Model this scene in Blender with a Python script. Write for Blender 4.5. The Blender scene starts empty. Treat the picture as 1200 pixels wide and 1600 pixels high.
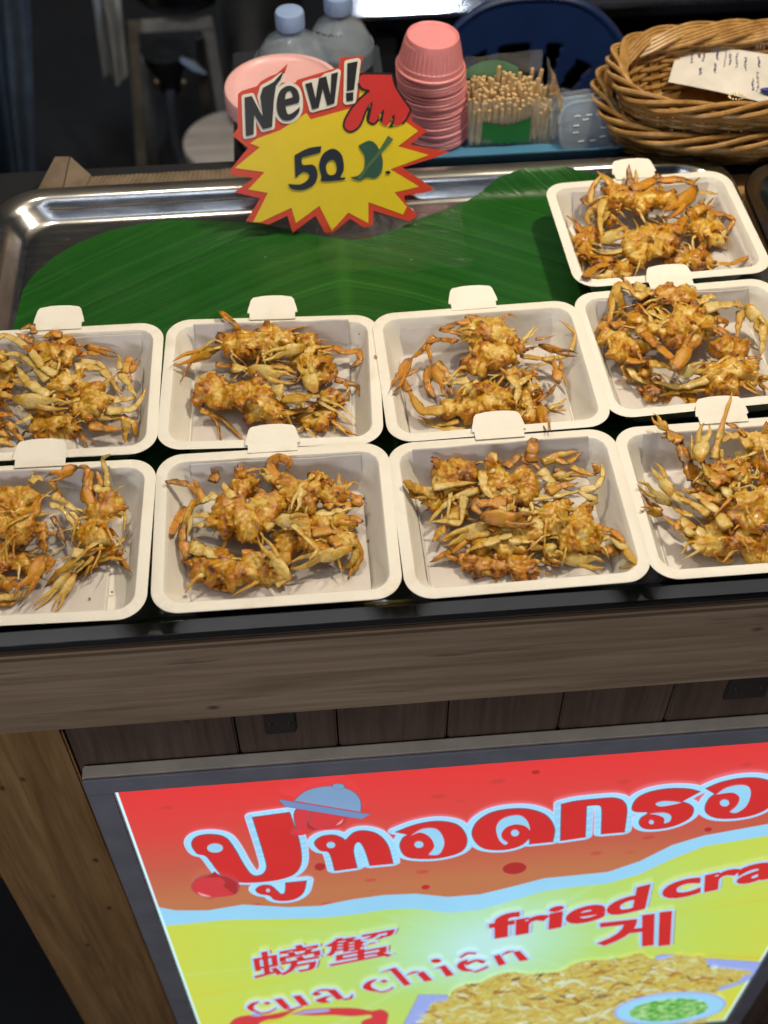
import bpy, bmesh, math, random
import numpy as np
from mathutils import Vector, Matrix, noise as mnoise

rnd = random.Random(7)
scene = bpy.context.scene
C = scene.collection
Z0, RIM, GROUND = 0.806, 0.85, -0.30
# ------------------------------------------------------------------ camera
CAMZ = 1.58829
FPX = 1991.89
PITCH, ROLL, YAW = 0.8810895, -0.00804649, 0.0765429
CAM = np.array([0.0, 0.0, CAMZ])
_cy, _sy = math.cos(YAW), math.sin(YAW)
FWD = np.array([_sy * math.cos(PITCH), _cy * math.cos(PITCH), -math.sin(PITCH)])
_r0 = np.array([_cy, -_sy, 0.0]); _u0 = np.cross(_r0, FWD)
RIGHT = math.cos(ROLL) * _r0 + math.sin(ROLL) * _u0
UP = -math.sin(ROLL) * _r0 + math.cos(ROLL) * _u0
cam = bpy.data.cameras.new("camera")
cam_o = bpy.data.objects.new("camera", cam)
C.objects.link(cam_o)
m = Matrix.Identity(4)
for i in range(3):
    m[i][0] = RIGHT[i]; m[i][1] = UP[i]; m[i][2] = -FWD[i]; m[i][3] = CAM[i]
cam_o.matrix_world = m
cam.sensor_width = 36.0
cam.lens = FPX / 1600 * 36.0
cam.clip_start = 0.02
cam.clip_end = 200
cam.dof.use_dof = True
cam.dof.focus_distance = 1.02
cam.dof.aperture_fstop = 6.0
scene.camera = cam_o
# ------------------------------------------------------------------ night sky and lamps
world = bpy.data.worlds.new("World"); scene.world = world
world.use_nodes = True
wn = world.node_tree
bg = wn.nodes["Background"]
sky = wn.nodes.new("ShaderNodeTexSky")
sky.sky_type = 'NISHITA'; sky.sun_disc = False
sky.sun_elevation = math.radians(1.0); sky.sun_rotation = math.radians(30)
wn.links.new(sky.outputs[0], bg.inputs[0])
bg.inputs[1].default_value = 0.05

def lamp(name, kind, loc, target, energy, color, **kw):
    l = bpy.data.lights.new(name, kind)
    l.energy = energy; l.color = color
    for k, v in kw.items(): setattr(l, k, v)
    o = bpy.data.objects.new(name, l); C.objects.link(o)
    o.location = loc
    d = Vector(target) - Vector(loc)
    o.rotation_euler = d.to_track_quat('-Z', 'Y').to_euler()
    return o
# the two warm bulbs of the stall, the cool tube behind it and the lit street in front
lamp("stall_bulb", 'POINT', (0.50, 0.98, 1.78), (0.12, 0.72, 0.85), 31.0, (1.0, 0.86, 0.64), shadow_soft_size=0.035)
lamp("stall_bulb", 'POINT', (-0.20, 1.02, 1.86), (0.0, 0.7, 0.85), 16.0, (1.0, 0.87, 0.66), shadow_soft_size=0.035)
lamp("led_tube", 'AREA', (-0.10, 0.18, 2.05), (0.0, 0.60, 0.75), 1.6, (0.84, 0.90, 1.0), shape='RECTANGLE', size=0.9, size_y=0.05)
lamp("led_tube", 'AREA', (0.42, 4.2, 1.86), (0.2, 1.6, 0.6), 5.0, (0.80, 0.88, 1.0), shape='RECTANGLE', size=0.25, size_y=0.03)
lamp("stove_fill_spot", 'SPOT', (-0.45, 1.45, 1.70), (-0.25, 2.35, 0.1), 60.0, (0.80, 0.88, 1.0), shadow_soft_size=0.04, spot_size=math.radians(62), spot_blend=.6)  # fill spot added to brighten the stove, stool and tarpaulin; no known bulb
lamp("street_light", 'AREA', (-0.9, -2.2, 1.7), (0.0, 0.6, 0.65), 24.0, (0.96, 0.95, 1.0), shape='RECTANGLE', size=1.2, size_y=0.4)
scene.view_settings.view_transform = 'Standard'
scene.view_settings.look = 'None'
scene.view_settings.exposure = 0.0
scene.view_settings.gamma = 1.0
scene.view_settings.use_curve_mapping = False

# ------------------------------------------------------------------ pixel helpers (photograph pixels -> points in the place)
def ray(px):
    return (px[0] - 600) / FPX * RIGHT - (px[1] - 800) / FPX * UP + FWD
def at(px, z):
    d = ray(px); return CAM + d * ((z - CAM[2]) / d[2])
def atY(px, Y):
    d = ray(px); return CAM + d * (Y / d[1])
def mpp(P):                      # metres one photograph pixel covers at P
    return float((P - CAM) @ FWD) / FPX
def cr(ox, oy, s):
    return lambda x, y: (ox + x * s, oy + y * s)
def V(s):
    return [tuple(float(v) for v in t.split(',')) for t in s.split()]

# ------------------------------------------------------------------ mesh helpers
class MB:
    def __init__(self):
        self.v = []; self.f = []; self.t = []
    def add(self, v, f, tone=0.0):
        b = len(self.v)
        self.v.extend([tuple(map(float, p)) for p in v])
        self.f.extend([tuple(i + b for i in q) for q in f])
        self.t.extend(list(tone) if hasattr(tone, '__len__') else [tone] * len(v))
        return self
    def box(self, lo, hi, bev=0.0):
        x0, y0, z0 = lo; x1, y1, z1 = hi
        if bev <= 0:
            v = [(x, y, z) for z in (z0, z1) for y in (y0, y1) for x in (x0, x1)]
            f = [(0, 2, 3, 1), (4, 5, 7, 6), (0, 1, 5, 4), (2, 6, 7, 3), (0, 4, 6, 2), (1, 3, 7, 5)]
            return self.add(v, f)
        bm = bmesh.new()
        bmesh.ops.create_cube(bm, size=1)
        for p in bm.verts:
            p.co = Vector((x0 + (p.co.x + .5) * (x1 - x0), y0 + (p.co.y + .5) * (y1 - y0), z0 + (p.co.z + .5) * (z1 - z0)))
        bmesh.ops.bevel(bm, geom=list(bm.edges), offset=bev, segments=2, affect='EDGES')
        bm.verts.index_update()
        self.add([p.co[:] for p in bm.verts], [[p.index for p in q.verts] for q in bm.faces]); bm.free()
        return self
    def tube(self, pts, rad, n=8, flat=1.0, up=(0, 0, 1), tone=0.0, caps=True):
        P = np.array(pts, float); k = len(P)
        rad = np.full(k, rad, float) if not hasattr(rad, '__len__') else np.array(rad, float)
        T = np.gradient(P, axis=0); T /= (np.linalg.norm(T, axis=1, keepdims=True) + 1e-12)
        u = np.array(up, float); u = u - T[0] * (u @ T[0])
        if np.linalg.norm(u) < 1e-3: u = np.array([1., 0, 0]) - T[0] * T[0][0]
        u /= np.linalg.norm(u)
        vs = []
        for i in range(k):
            u = u - T[i] * (u @ T[i]); u /= (np.linalg.norm(u) + 1e-12); w = np.cross(T[i], u)
            for j in range(n):
                a = 2 * math.pi * j / n
                vs.append(P[i] + rad[i] * (math.cos(a) * w + flat * math.sin(a) * u))
        fs = [(i * n + j, i * n + (j + 1) % n, (i + 1) * n + (j + 1) % n, (i + 1) * n + j) for i in range(k - 1) for j in range(n)]
        if caps:
            fs.append(tuple(range(n))[::-1]); fs.append(tuple(range((k - 1) * n, k * n)))
        t = np.repeat(tone, n) if hasattr(tone, '__len__') else tone
        return self.add(vs, fs, t)
    def lathe(self, prof, c=(0, 0), n=48, sx=1.0, sy=1.0, cap0=False, cap1=False, mod=None):
        vs = []
        for i, (r, z) in enumerate(prof):
            for j in range(n):
                a = 2 * math.pi * j / n
                rr = r if mod is None else mod(i, r, a)
                vs.append((c[0] + rr * math.cos(a) * sx, c[1] + rr * math.sin(a) * sy, z))
        k = len(prof)
        fs = [(i * n + j, i * n + (j + 1) % n, (i + 1) * n + (j + 1) % n, (i + 1) * n + j) for i in range(k - 1) for j in range(n)]
        if cap0: fs.append(tuple(range(n))[::-1])
        if cap1: fs.append(tuple(range((k - 1) * n, k * n)))
        return self.add(vs, fs)
    def sphere(self, c, r, sub=2, tone=0.0):
        bm = bmesh.new(); bmesh.ops.create_icosphere(bm, subdivisions=sub, radius=1)
        r = (r, r, r) if not hasattr(r, '__len__') else r
        bm.verts.index_update()
        self.add([(c[0] + p.co.x * r[0], c[1] + p.co.y * r[1], c[2] + p.co.z * r[2]) for p in bm.verts], [[p.index for p in q.verts] for q in bm.faces], tone)
        bm.free(); return self
    def grid(self, fn, nu, nv):
        vs = [fn(i / nu, j / nv) for j in range(nv + 1) for i in range(nu + 1)]
        fs = [(j * (nu + 1) + i, j * (nu + 1) + i + 1, (j + 1) * (nu + 1) + i + 1, (j + 1) * (nu + 1) + i) for j in range(nv) for i in range(nu)]
        return self.add(vs, fs)
    def mesh(self, name):
        me = bpy.data.meshes.new(name)
        me.from_pydata(self.v, [], self.f); me.update()
        if any(self.t):
            a = me.attributes.new('tone', 'FLOAT', 'POINT'); a.data.foreach_set('value', self.t)
        return me

def root_of(o):
    while o.parent: o = o.parent
    return o
def finish(name, me, mat, parent=None, loc=None, smooth=True, auto=None):
    """link a mesh given in world coordinates; children are re-expressed round their thing's base"""
    base = Vector(root_of(parent).location) if parent else Vector(loc or (0, 0, 0))
    me.transform(Matrix.Translation(-base))
    me.name = name
    if mat is not None:
        me.materials.clear(); me.materials.append(mat)
    me.polygons.foreach_set('use_smooth', [smooth] * len(me.polygons))
    o = bpy.data.objects.new(name, me); C.objects.link(o)
    if parent: o.parent = parent
    else: o.location = base
    if auto is not None and smooth:
        me.set_sharp_from_angle(angle=math.radians(auto))
    return o
def build(mb, name, mat, parent=None, loc=None, smooth=True, auto=40):
    return finish(name, mb.mesh(name), mat, parent, loc, smooth, auto)
def tag(o, label, cat, group=None, kind=None):
    o['label'] = label; o['category'] = cat
    if group: o['group'] = group
    if kind: o['kind'] = kind
    return o
def thing(name, label, cat, loc=(0, 0, 0), group=None):
    o = bpy.data.objects.new(name, None); o.empty_display_size = 0.02
    C.objects.link(o); o.location = loc
    return tag(o, label, cat, group)
def struct(o):
    o['kind'] = 'structure'; return o

def rrect(w, d, r, n=8):
    pts = []
    for cx, cy, a0 in ((w / 2 - r, d / 2 - r, 0), (-w / 2 + r, d / 2 - r, 90), (-w / 2 + r, -d / 2 + r, 180), (w / 2 - r, -d / 2 + r, 270)):
        for k in range(n + 1):
            a = math.radians(a0 + 90 * k / n); pts.append((cx + r * math.cos(a), cy + r * math.sin(a)))
    return pts
def rings(rs, cap=True, n=8):
    """rs: list of (w, d, r, z) rounded rectangles joined into a shell; last one capped"""
    mb = MB(); L = 4 * (n + 1); vs = []
    for w, d, r, z in rs:
        vs += [(x, y, z) for x, y in rrect(w, d, r, n)]
    fs = [(i * L + j, i * L + (j + 1) % L, (i + 1) * L + (j + 1) % L, (i + 1) * L + j) for i in range(len(rs) - 1) for j in range(L)]
    if cap: fs.append(tuple(range((len(rs) - 1) * L, len(rs) * L)))
    return mb.add(vs, fs)
def place(mb, c, yaw=0):
    ca, sa = math.cos(yaw), math.sin(yaw)
    mb.v = [(c[0] + x * ca - y * sa, c[1] + x * sa + y * ca, c[2] + z) for x, y, z in mb.v]
    return mb
def modif(o, kind, **kw):
    md = o.modifiers.new(kind.lower(), kind)
    for k, v in kw.items(): setattr(md, k, v)
    return md

# ------------------------------------------------------------------ materials
class NT:
    def __init__(self, name):
        self.m = bpy.data.materials.new(name); self.m.use_nodes = True
        self.t = self.m.node_tree; self.b = self.t.nodes["Principled BSDF"]; self.out = self.t.nodes["Material Output"]
    def n(self, typ, **kw):
        x = self.t.nodes.new(typ)
        for k, v in kw.items():
            if k.startswith('i_'):
                key = k[2:]; key = int(key) if key.isdigit() else key.replace('_', ' ')
                x.inputs[key].default_value = v
            else: setattr(x, k, v)
        return x
    def l(self, a, b): self.t.links.new(a, b)
    def obj(self):
        return self.n('ShaderNodeTexCoord').outputs['Object']
    def geo(self):
        return self.n('ShaderNodeNewGeometry').outputs['Position']
    def mapping(self, src, scale=(1, 1, 1), rot=(0, 0, 0)):
        x = self.n('ShaderNodeMapping'); x.inputs['Scale'].default_value = scale; x.inputs['Rotation'].default_value = rot
        self.l(src, x.inputs[0]); return x.outputs[0]
    def noise(self, src, scale, detail=4, rough=.55, dist=0.0):
        x = self.n('ShaderNodeTexNoise'); x.inputs['Scale'].default_value = scale; x.inputs['Detail'].default_value = detail
        x.inputs['Roughness'].default_value = rough; x.inputs['Distortion'].default_value = dist
        if src is not None: self.l(src, x.inputs['Vector'])
        return x.outputs['Fac']
    def ramp(self, src, stops):
        x = self.n('ShaderNodeValToRGB'); e = x.color_ramp.elements
        while len(e) < len(stops): e.new(0.5)
        for q, (p, c) in zip(e, stops):
            q.position = p; q.color = (*c, 1) if len(c) == 3 else c
        self.l(src, x.inputs[0]); return x.outputs[0]
    def math(self, op, a, b=None, c=None):
        x = self.n('ShaderNodeMath', operation=op)
        for i, s in enumerate((a, b, c)):
            if s is None: continue
            if hasattr(s, 'links'): self.l(s, x.inputs[i])
            else: x.inputs[i].default_value = s
        return x.outputs[0]
    def mix(self, f, a, b, mode='MIX'):
        x = self.n('ShaderNodeMix', data_type='RGBA', blend_type=mode)
        for i, s in ((0, f), (6, a), (7, b)):
            if hasattr(s, 'links'): self.l(s, x.inputs[i])
            else: x.inputs[i].default_value = s if i == 0 else ((*s, 1) if len(s) == 3 else s)
        return x.outputs[2]
    def bump(self, h, strength=.3, dist=.001):
        x = self.n('ShaderNodeBump'); x.inputs['Strength'].default_value = strength; x.inputs['Distance'].default_value = dist
        self.l(h, x.inputs['Height']); self.l(x.outputs[0], self.b.inputs['Normal']); return x
    def set(self, **kw):
        for k, v in kw.items():
            i = self.b.inputs[k.replace('_', ' ')]
            if hasattr(v, 'links'): self.l(v, i)
            else: i.default_value = (*v, 1) if hasattr(v, '__len__') and len(v) == 3 and i.type == 'RGBA' else v
        return self

def simple(name, col, rough=.5, metal=0.0, var=.12, scale=30, bump=.0, bscale=200, **kw):
    n = NT(name); g = n.geo()
    f = n.noise(g, scale)
    lo = tuple(c * (1 - var) for c in col); hi = tuple(min(1, c * (1 + var)) for c in col)
    n.set(Base_Color=n.ramp(f, [(.3, lo), (.7, hi)]), Roughness=rough, Metallic=metal, **kw)
    if bump: n.bump(n.noise(g, bscale, 3), bump)
    return n.m

def wood(name, cols, axis, scale=1.0, rough=.6, knots=True, worn=0.0):
    n = NT(name); g = n.geo()
    s = [14, 14, 14]; s[axis] = 1.0
    w = n.noise(n.mapping(g, tuple(v * scale for v in s)), 3.2, 5, .6, 1.1)
    s2 = [160, 160, 160]; s2[axis] = 5
    fine = n.noise(n.mapping(g, tuple(v * scale for v in s2)), 1.5, 3)
    col = n.ramp(w, [(.28, cols[0]), (.5, cols[1]), (.72, cols[2])])
    s5 = [55, 55, 55]; s5[axis] = 2.2
    gr = n.ramp(n.noise(n.mapping(g, tuple(v * scale for v in s5)), 1.6, 4, .65, .6), [(.46, (0, 0, 0)), (.56, (1, 1, 1))])
    col = n.mix(n.math('MULTIPLY', gr, .22), col, tuple(c * .5 for c in cols[0]))
    col = n.mix(n.math('MULTIPLY', n.ramp(fine, [(.42, (0, 0, 0)), (.62, (1, 1, 1))]), .28), col, tuple(c * .5 for c in cols[0]))
    if knots:
        s3 = [26, 26, 26]; s3[axis] = 15
        vo = n.n('ShaderNodeTexVoronoi'); vo.inputs['Scale'].default_value = 1.0
        n.l(n.mapping(g, tuple(v * scale for v in s3)), vo.inputs['Vector'])
        k = n.ramp(vo.outputs['Distance'], [(.03, (1, 1, 1)), (.10, (0, 0, 0))])
        col = n.mix(n.math('MULTIPLY', k, .8), col, (.02, .012, .007))
    if worn:
        s4 = [30, 30, 60]; s4[axis] = 5
        wr = n.ramp(n.noise(n.mapping(g, tuple(s4)), 1.0, 6, .65), [(.60, (0, 0, 0)), (.72, (1, 1, 1))])
        col = n.mix(n.math('MULTIPLY', wr, worn), col, (.05, .04, .032))
    n.set(Base_Color=col, Roughness=rough)
    n.bump(fine, .35, .0008)
    return n.m

def steel(name, col=(.46, .47, .49), rough=.2):
    n = NT(name); g = n.geo()
    f = n.noise(n.mapping(g, (12, 120, 120)), 2.0, 4)
    sm = n.noise(g, 9, 5)
    n.set(Base_Color=n.ramp(sm, [(.3, tuple(c * .8 for c in col)), (.7, col)]), Metallic=1.0,
          Roughness=n.ramp(n.math('ADD', n.math('MULTIPLY', f, .5), n.math('MULTIPLY', sm, .5)), [(.3, (rough * .6,) * 3), (.75, (rough * 1.6,) * 3)]))
    n.bump(n.noise(g, 25, 3), .06, .002)
    return n.m

def clear(name, tint=(.8, .88, .95), amount=.75, rough=.08, bump=.0, bscale=60, rim=.9):
    n = NT(name); t = n.t
    tr = n.n('ShaderNodeBsdfTransparent'); tr.inputs[0].default_value = (*tint, 1)
    gl = n.n('ShaderNodeBsdfGlossy'); gl.inputs['Roughness'].default_value = rough; gl.inputs[0].default_value = (1, 1, 1, 1)
    n.b.inputs['Base Color'].default_value = (*[c * .8 for c in tint], 1); n.b.inputs['Roughness'].default_value = rough * 2
    n.b.inputs['Coat Weight'].default_value = .5
    mx = n.n('ShaderNodeMixShader'); mx.inputs[0].default_value = amount
    n.l(n.b.outputs[0], mx.inputs[1]); n.l(tr.outputs[0], mx.inputs[2])
    lw = n.n('ShaderNodeLayerWeight'); lw.inputs[0].default_value = .22
    m2 = n.n('ShaderNodeMixShader'); n.l(n.math('MULTIPLY', lw.outputs['Fresnel'], rim), m2.inputs[0]); n.l(mx.outputs[0], m2.inputs[1]); n.l(gl.outputs[0], m2.inputs[2])
    n.l(m2.outputs[0], n.out.inputs[0])
    if bump:
        b = n.bump(n.noise(n.geo(), bscale, 4, .6, 1.5), bump, .003)
        n.l(b.outputs[0], gl.inputs['Normal']); n.l(b.outputs[0], lw.inputs['Normal'])
    return n.m

def backlit(name, col, k=.8, vary=None):
    """a printed translucent film with the lamp of the light box behind it"""
    n = NT(name)
    c = vary(n) if vary else None
    if c is None:
        f = n.noise(n.geo(), 14, 3)
        c = n.ramp(f, [(.3, tuple(v * .93 for v in col)), (.7, col)])
    n.set(Base_Color=(.03, .03, .03), Roughness=.3, Emission_Strength=k)
    n.l(c, n.b.inputs['Emission Color'])
    return n.m
# ================================================================== STRUCTURE: ground, counter, steel trays, leaf
M_ground = simple("dark_concrete", (.018, .019, .022), .8, bump=.4, bscale=40)
M_fascia = wood("pine_beam", ((.26, .175, .11), (.38, .265, .175), (.46, .33, .225)), 0, .9, .62, worn=.75)
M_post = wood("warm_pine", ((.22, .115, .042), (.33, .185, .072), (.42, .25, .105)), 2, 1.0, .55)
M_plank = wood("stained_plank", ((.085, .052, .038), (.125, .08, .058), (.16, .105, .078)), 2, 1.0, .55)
M_steel = steel("tray_steel", (.42, .43, .45), .19)
M_black = simple("black_metal", (.012, .013, .015), .45)

g = MB().grid(lambda u, v: (-40 + 80 * u, -40 + 80 * v, GROUND), 8, 8)
struct(build(g, "ground", M_ground))

counter = thing("wooden_counter", "rough pine stall counter with nailed beam along its front under the trays", "counter", (0.06, 0.56, GROUND))
def plank(name, lo, hi, mat, bev=.002):
    return build(MB().box(lo, hi, bev), name, mat, counter)
plank("beam", (-.90, .530, .697), (1.2, .5385, .803), M_fascia, .003)
plank("counter_top", (-.90, .5415, .776), (1.2, 1.058, .805), M_post)
M_lam = simple("black_laminate", (.010, .011, .014), .5)
plank("back_shelf", (-.90, 1.059, .776), (1.2, 1.128, .8045), M_lam)
plank("back_shelf", (-.066, 1.1295, .776), (.1005, 1.335, .805), M_lam)
plank("back_shelf", (.102, 1.1295, .776), (.345, 1.195, .805), M_lam)
plank("back_shelf", (.3465, 1.1295, .776), (1.2, 1.225, .805), M_lam)
plank("post", (-.332, .5395, GROUND), (-.2215, .560, .6955), M_post)
plank("crosspiece", (-.90, .5405, .41), (-.3335, .5595, .6955), M_post)
xs = [-.2205, -.083, .001, .094, .19, .283, .376, .47, .565, .66, .76, .86, .96]
for a, b in zip(xs, xs[1:]):
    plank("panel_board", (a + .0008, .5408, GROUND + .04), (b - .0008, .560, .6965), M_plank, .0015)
M_brk = simple('rusty_bracket', (.035, .026, .024), .7)
def bracket(x, w):
    mb = MB().box((x - w / 2, .5370, .655), (x + w / 2, .5405, .690), .001)
    for s in (-.3, .3): mb.sphere((x + s * w, .5375, .672), .003, 1)
    return build(mb, "bracket", M_brk, counter)
bracket(-.046, .026); bracket(.345, .036)

def steel_tray(x0, x1, y0, y1, label, r=.05):
    w, d = x1 - x0, y1 - y0
    t = thing("steel_tray", label, "tray", ((x0 + x1) / 2, (y0 + y1) / 2, Z0), "stainless steel trays on the counter")
    zr = Z0 + .0235
    mb = rings([(w - .001, d - .001, r, zr - .0085), (w, d, r, zr - .006), (w, d, r, zr - .002), (w - .002, d - .002, r, zr), (w - .006, d - .006, r - .003, zr - .0003),
                (w - .024, d - .024, r - .010, zr - .0012), (w - .030, d - .030, r - .012, zr - .003), (w - .036, d - .036, r - .013, zr - .007),
                (w - .054, d - .054, r - .017, Z0 + .0065), (w - .060, d - .060, r - .018, Z0 + .0035), (w - .068, d - .068, r - .02, Z0 + .0028)], True, 10)
    place(mb, ((x0 + x1) / 2, (y0 + y1) / 2, 0))
    o = build(mb, "tray_shell", M_steel, t, auto=50)
    modif(o, 'SOLIDIFY', thickness=.0012, offset=-1)
    return t
TX0, TX1, TY0, TY1 = -.297, .426, .5235, 1.063
steel_tray(TX0, TX1, TY0, TY1, "wide stainless steel tray under the leaf and the boxes of crab")
steel_tray(.4315, 1.16, .512, 1.042, "empty stainless steel tray cut off by the right edge, beside the baskets")

# banana leaf ------------------------------------------------------
def leaf_mat():
    n = NT("banana_leaf"); g = n.geo()
    sp = n.n('ShaderNodeSeparateXYZ'); n.l(g, sp.inputs[0])
    ax = n.math('ABSOLUTE', n.math('SUBTRACT', sp.outputs[0], .035))
    ax2 = n.math('MULTIPLY', n.math('POWER', ax, 1.25), .78)
    u = n.math('ADD', sp.outputs[1], ax2)
    wob = n.noise(g, 7, 2)
    u = n.math('ADD', u, n.math('MULTIPLY', wob, .012))
    cb = n.n('ShaderNodeCombineXYZ'); n.l(u, cb.inputs[0])
    v1 = n.noise(n.mapping(cb.outputs[0], (75, 1, 1)), 1.0, 3, .7)
    v2 = n.noise(n.mapping(cb.outputs[0], (420, 1, 1)), 1.0, 2)
    big = n.noise(g, 6, 3)
    col = n.ramp(v1, [(.30, (.005, .048, .006)), (.50, (.009, .082, .009)), (.60, (.019, .118, .016)), (.70, (.055, .19, .036))])
    col = n.mix(n.math('MULTIPLY', big, .55), col, (.006, .050, .007))
    col = n.mix(n.math('MULTIPLY', v2, .25), col, (.02, .12, .015))
    mr = n.ramp(n.math('ADD', ax, n.math('MULTIPLY', n.math('SUBTRACT', n.noise(g, 12, 2), .5), .012)), [(.001, (1, 1, 1)), (.0055, (0, 0, 0))])
    col = n.mix(n.math('MULTIPLY', mr, .35), col, (.035, .15, .02))
    br = n.ramp(n.noise(g, 16, 6, .7), [(.66, (0, 0, 0)), (.74, (1, 1, 1))])
    col = n.mix(n.math('MULTIPLY', br, .35), col, (.07, .075, .015))
    n.set(Base_Color=col, Roughness=n.ramp(n.noise(g, 20, 4), [(.3, (.28,) * 3), (.7, (.46,) * 3)]))
    n.b.inputs['Specular IOR Level'].default_value = .22
    n.bump(n.math('ADD', v1, n.math('MULTIPLY', v2, .3)), .7, .0022)
    return n.m
M_leaf = leaf_mat()
cL = cr(0, 240, .3833); cR = cr(440, 240, .3833)
leaf_top = [cL(*p) for p in V("40,760 68,640 85,570 130,500 220,420 320,360 450,310 600,280 720,264 850,266 1000,279 1100,290")] + \
           [cR(*p) for p in V("0,298 100,326 200,345 280,352 360,340 450,310 560,262 680,220 780,180 880,142 1000,118 1130,112 1290,125 1450,150")]
edge = [at(p, Z0 + .006) for p in leaf_top]
def leaf_sheet():
    ex = np.array([p[0] for p in edge]); ey = np.array([p[1] for p in edge])
    o = np.argsort(ex); ex, ey = ex[o], ey[o]
    x0, x1 = ex[0], .385
    def fn(u, v):
        x = x0 + (x1 - x0) * u
        back = float(np.interp(x, ex, ey)); front = .600 + .02 * math.sin(x * 9) + max(0, (-.245 - x)) * 4
        y = front + (back - front) * (1 - (1 - v) ** 1.25)
        z = Z0 + .0052 + .0016 * mnoise.noise((x * 14, y * 14, 2.)) + .002 * mnoise.noise((x * 5, y * 5, 7.))
        z += .004 * max(0, 1 - abs(x - .035) / .05) * max(0, (y - .85)) * 5
        z = max(z, float(np.interp(y, (1.026, 1.029, 1.036, 1.045, 1.051, 1.08), (Z0 + .003, Z0 + .0045, Z0 + .0085, Z0 + .0185, Z0 + .0240, Z0 + .0262))) if y > 1.024 else 0)
        return (x, y, max(z, Z0 + .0042))
    return MB().grid(fn, 130, 70)
lf = build(leaf_sheet(), "banana_leaf", M_leaf, None, (0.03, .85, Z0 + .003), auto=None)
tag(lf, "large glossy green banana leaf spread across the steel tray under the boxes", "leaf")

# ================================================================== BOXES, LINERS AND CRABS
def card_mat():
    n = NT("white_card"); g = n.geo()
    f = n.noise(g, 260, 3); b = n.noise(g, 14, 3)
    col = n.ramp(b, [(.3, (.74, .71, .65)), (.7, (.80, .775, .72))])
    st = n.ramp(n.noise(g, 22, 6, .6), [(.62, (0, 0, 0)), (.70, (1, 1, 1))])
    col = n.mix(n.math('MULTIPLY', st, .30), col, (.60, .50, .36))
    n.set(Base_Color=col, Roughness=.55)
    n.bump(f, .22, .0006); return n.m
M_card = card_mat()
def liner_mat():
    n = NT("greaseproof_paper"); g = n.geo()
    b = n.noise(g, 30, 4)
    oil = n.ramp(n.noise(g, 34, 5, .6), [(.58, (0, 0, 0)), (.72, (1, 1, 1))])
    col = n.mix(n.math('MULTIPLY', oil, .45), n.ramp(b, [(.3, (.52, .485, .475)), (.7, (.61, .57, .555))]), (.40, .33, .25))
    n.set(Base_Color=col, Roughness=.42)
    n.bump(n.noise(g, 70, 3), .12, .001); return n.m
M_liner = liner_mat()

BW, BD = .180, .1512
BOX = {'A': (-.0341, .7565, -.0412), 'B': (.1445, .7542, .0216), 'C': (.3231, .9251, .0392), 'D': (.3221, .7671, .0383),
       'E': (-.2147, .7596, -.0190), 'F': (-.2167, .6032, -.0213), 'G': (-.0353, .6031, -.0063), 'H': (.1448, .6019, .0125), 'I': (.3236, .6028, .0026)}
BOXLAB = {
 'A': "white card takeaway box holding crabs with one paddle leg raised, middle row",
 'B': "white card takeaway box between two others in the middle row, orange claws hanging left",
 'C': "white card takeaway box standing alone at the back right on the leaf",
 'D': "white card takeaway box heaped with big pale claws, right end of the middle row",
 'E': "white card takeaway box cut by the left edge, in front of the leaf tip",
 'F': "white card takeaway box at the left end of the front row, cut by the frame",
 'G': "white card takeaway box second from left in the front row",
 'H': "white card takeaway box in the front row with an orange crust flake in front",
 'I': "white card takeaway box at the right end of the front row, claws sticking up"}
FLOOR = Z0 + .0140
INW, IND, FW, FD = BW - .019, BD - .019, BW - .043, BD - .045

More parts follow.
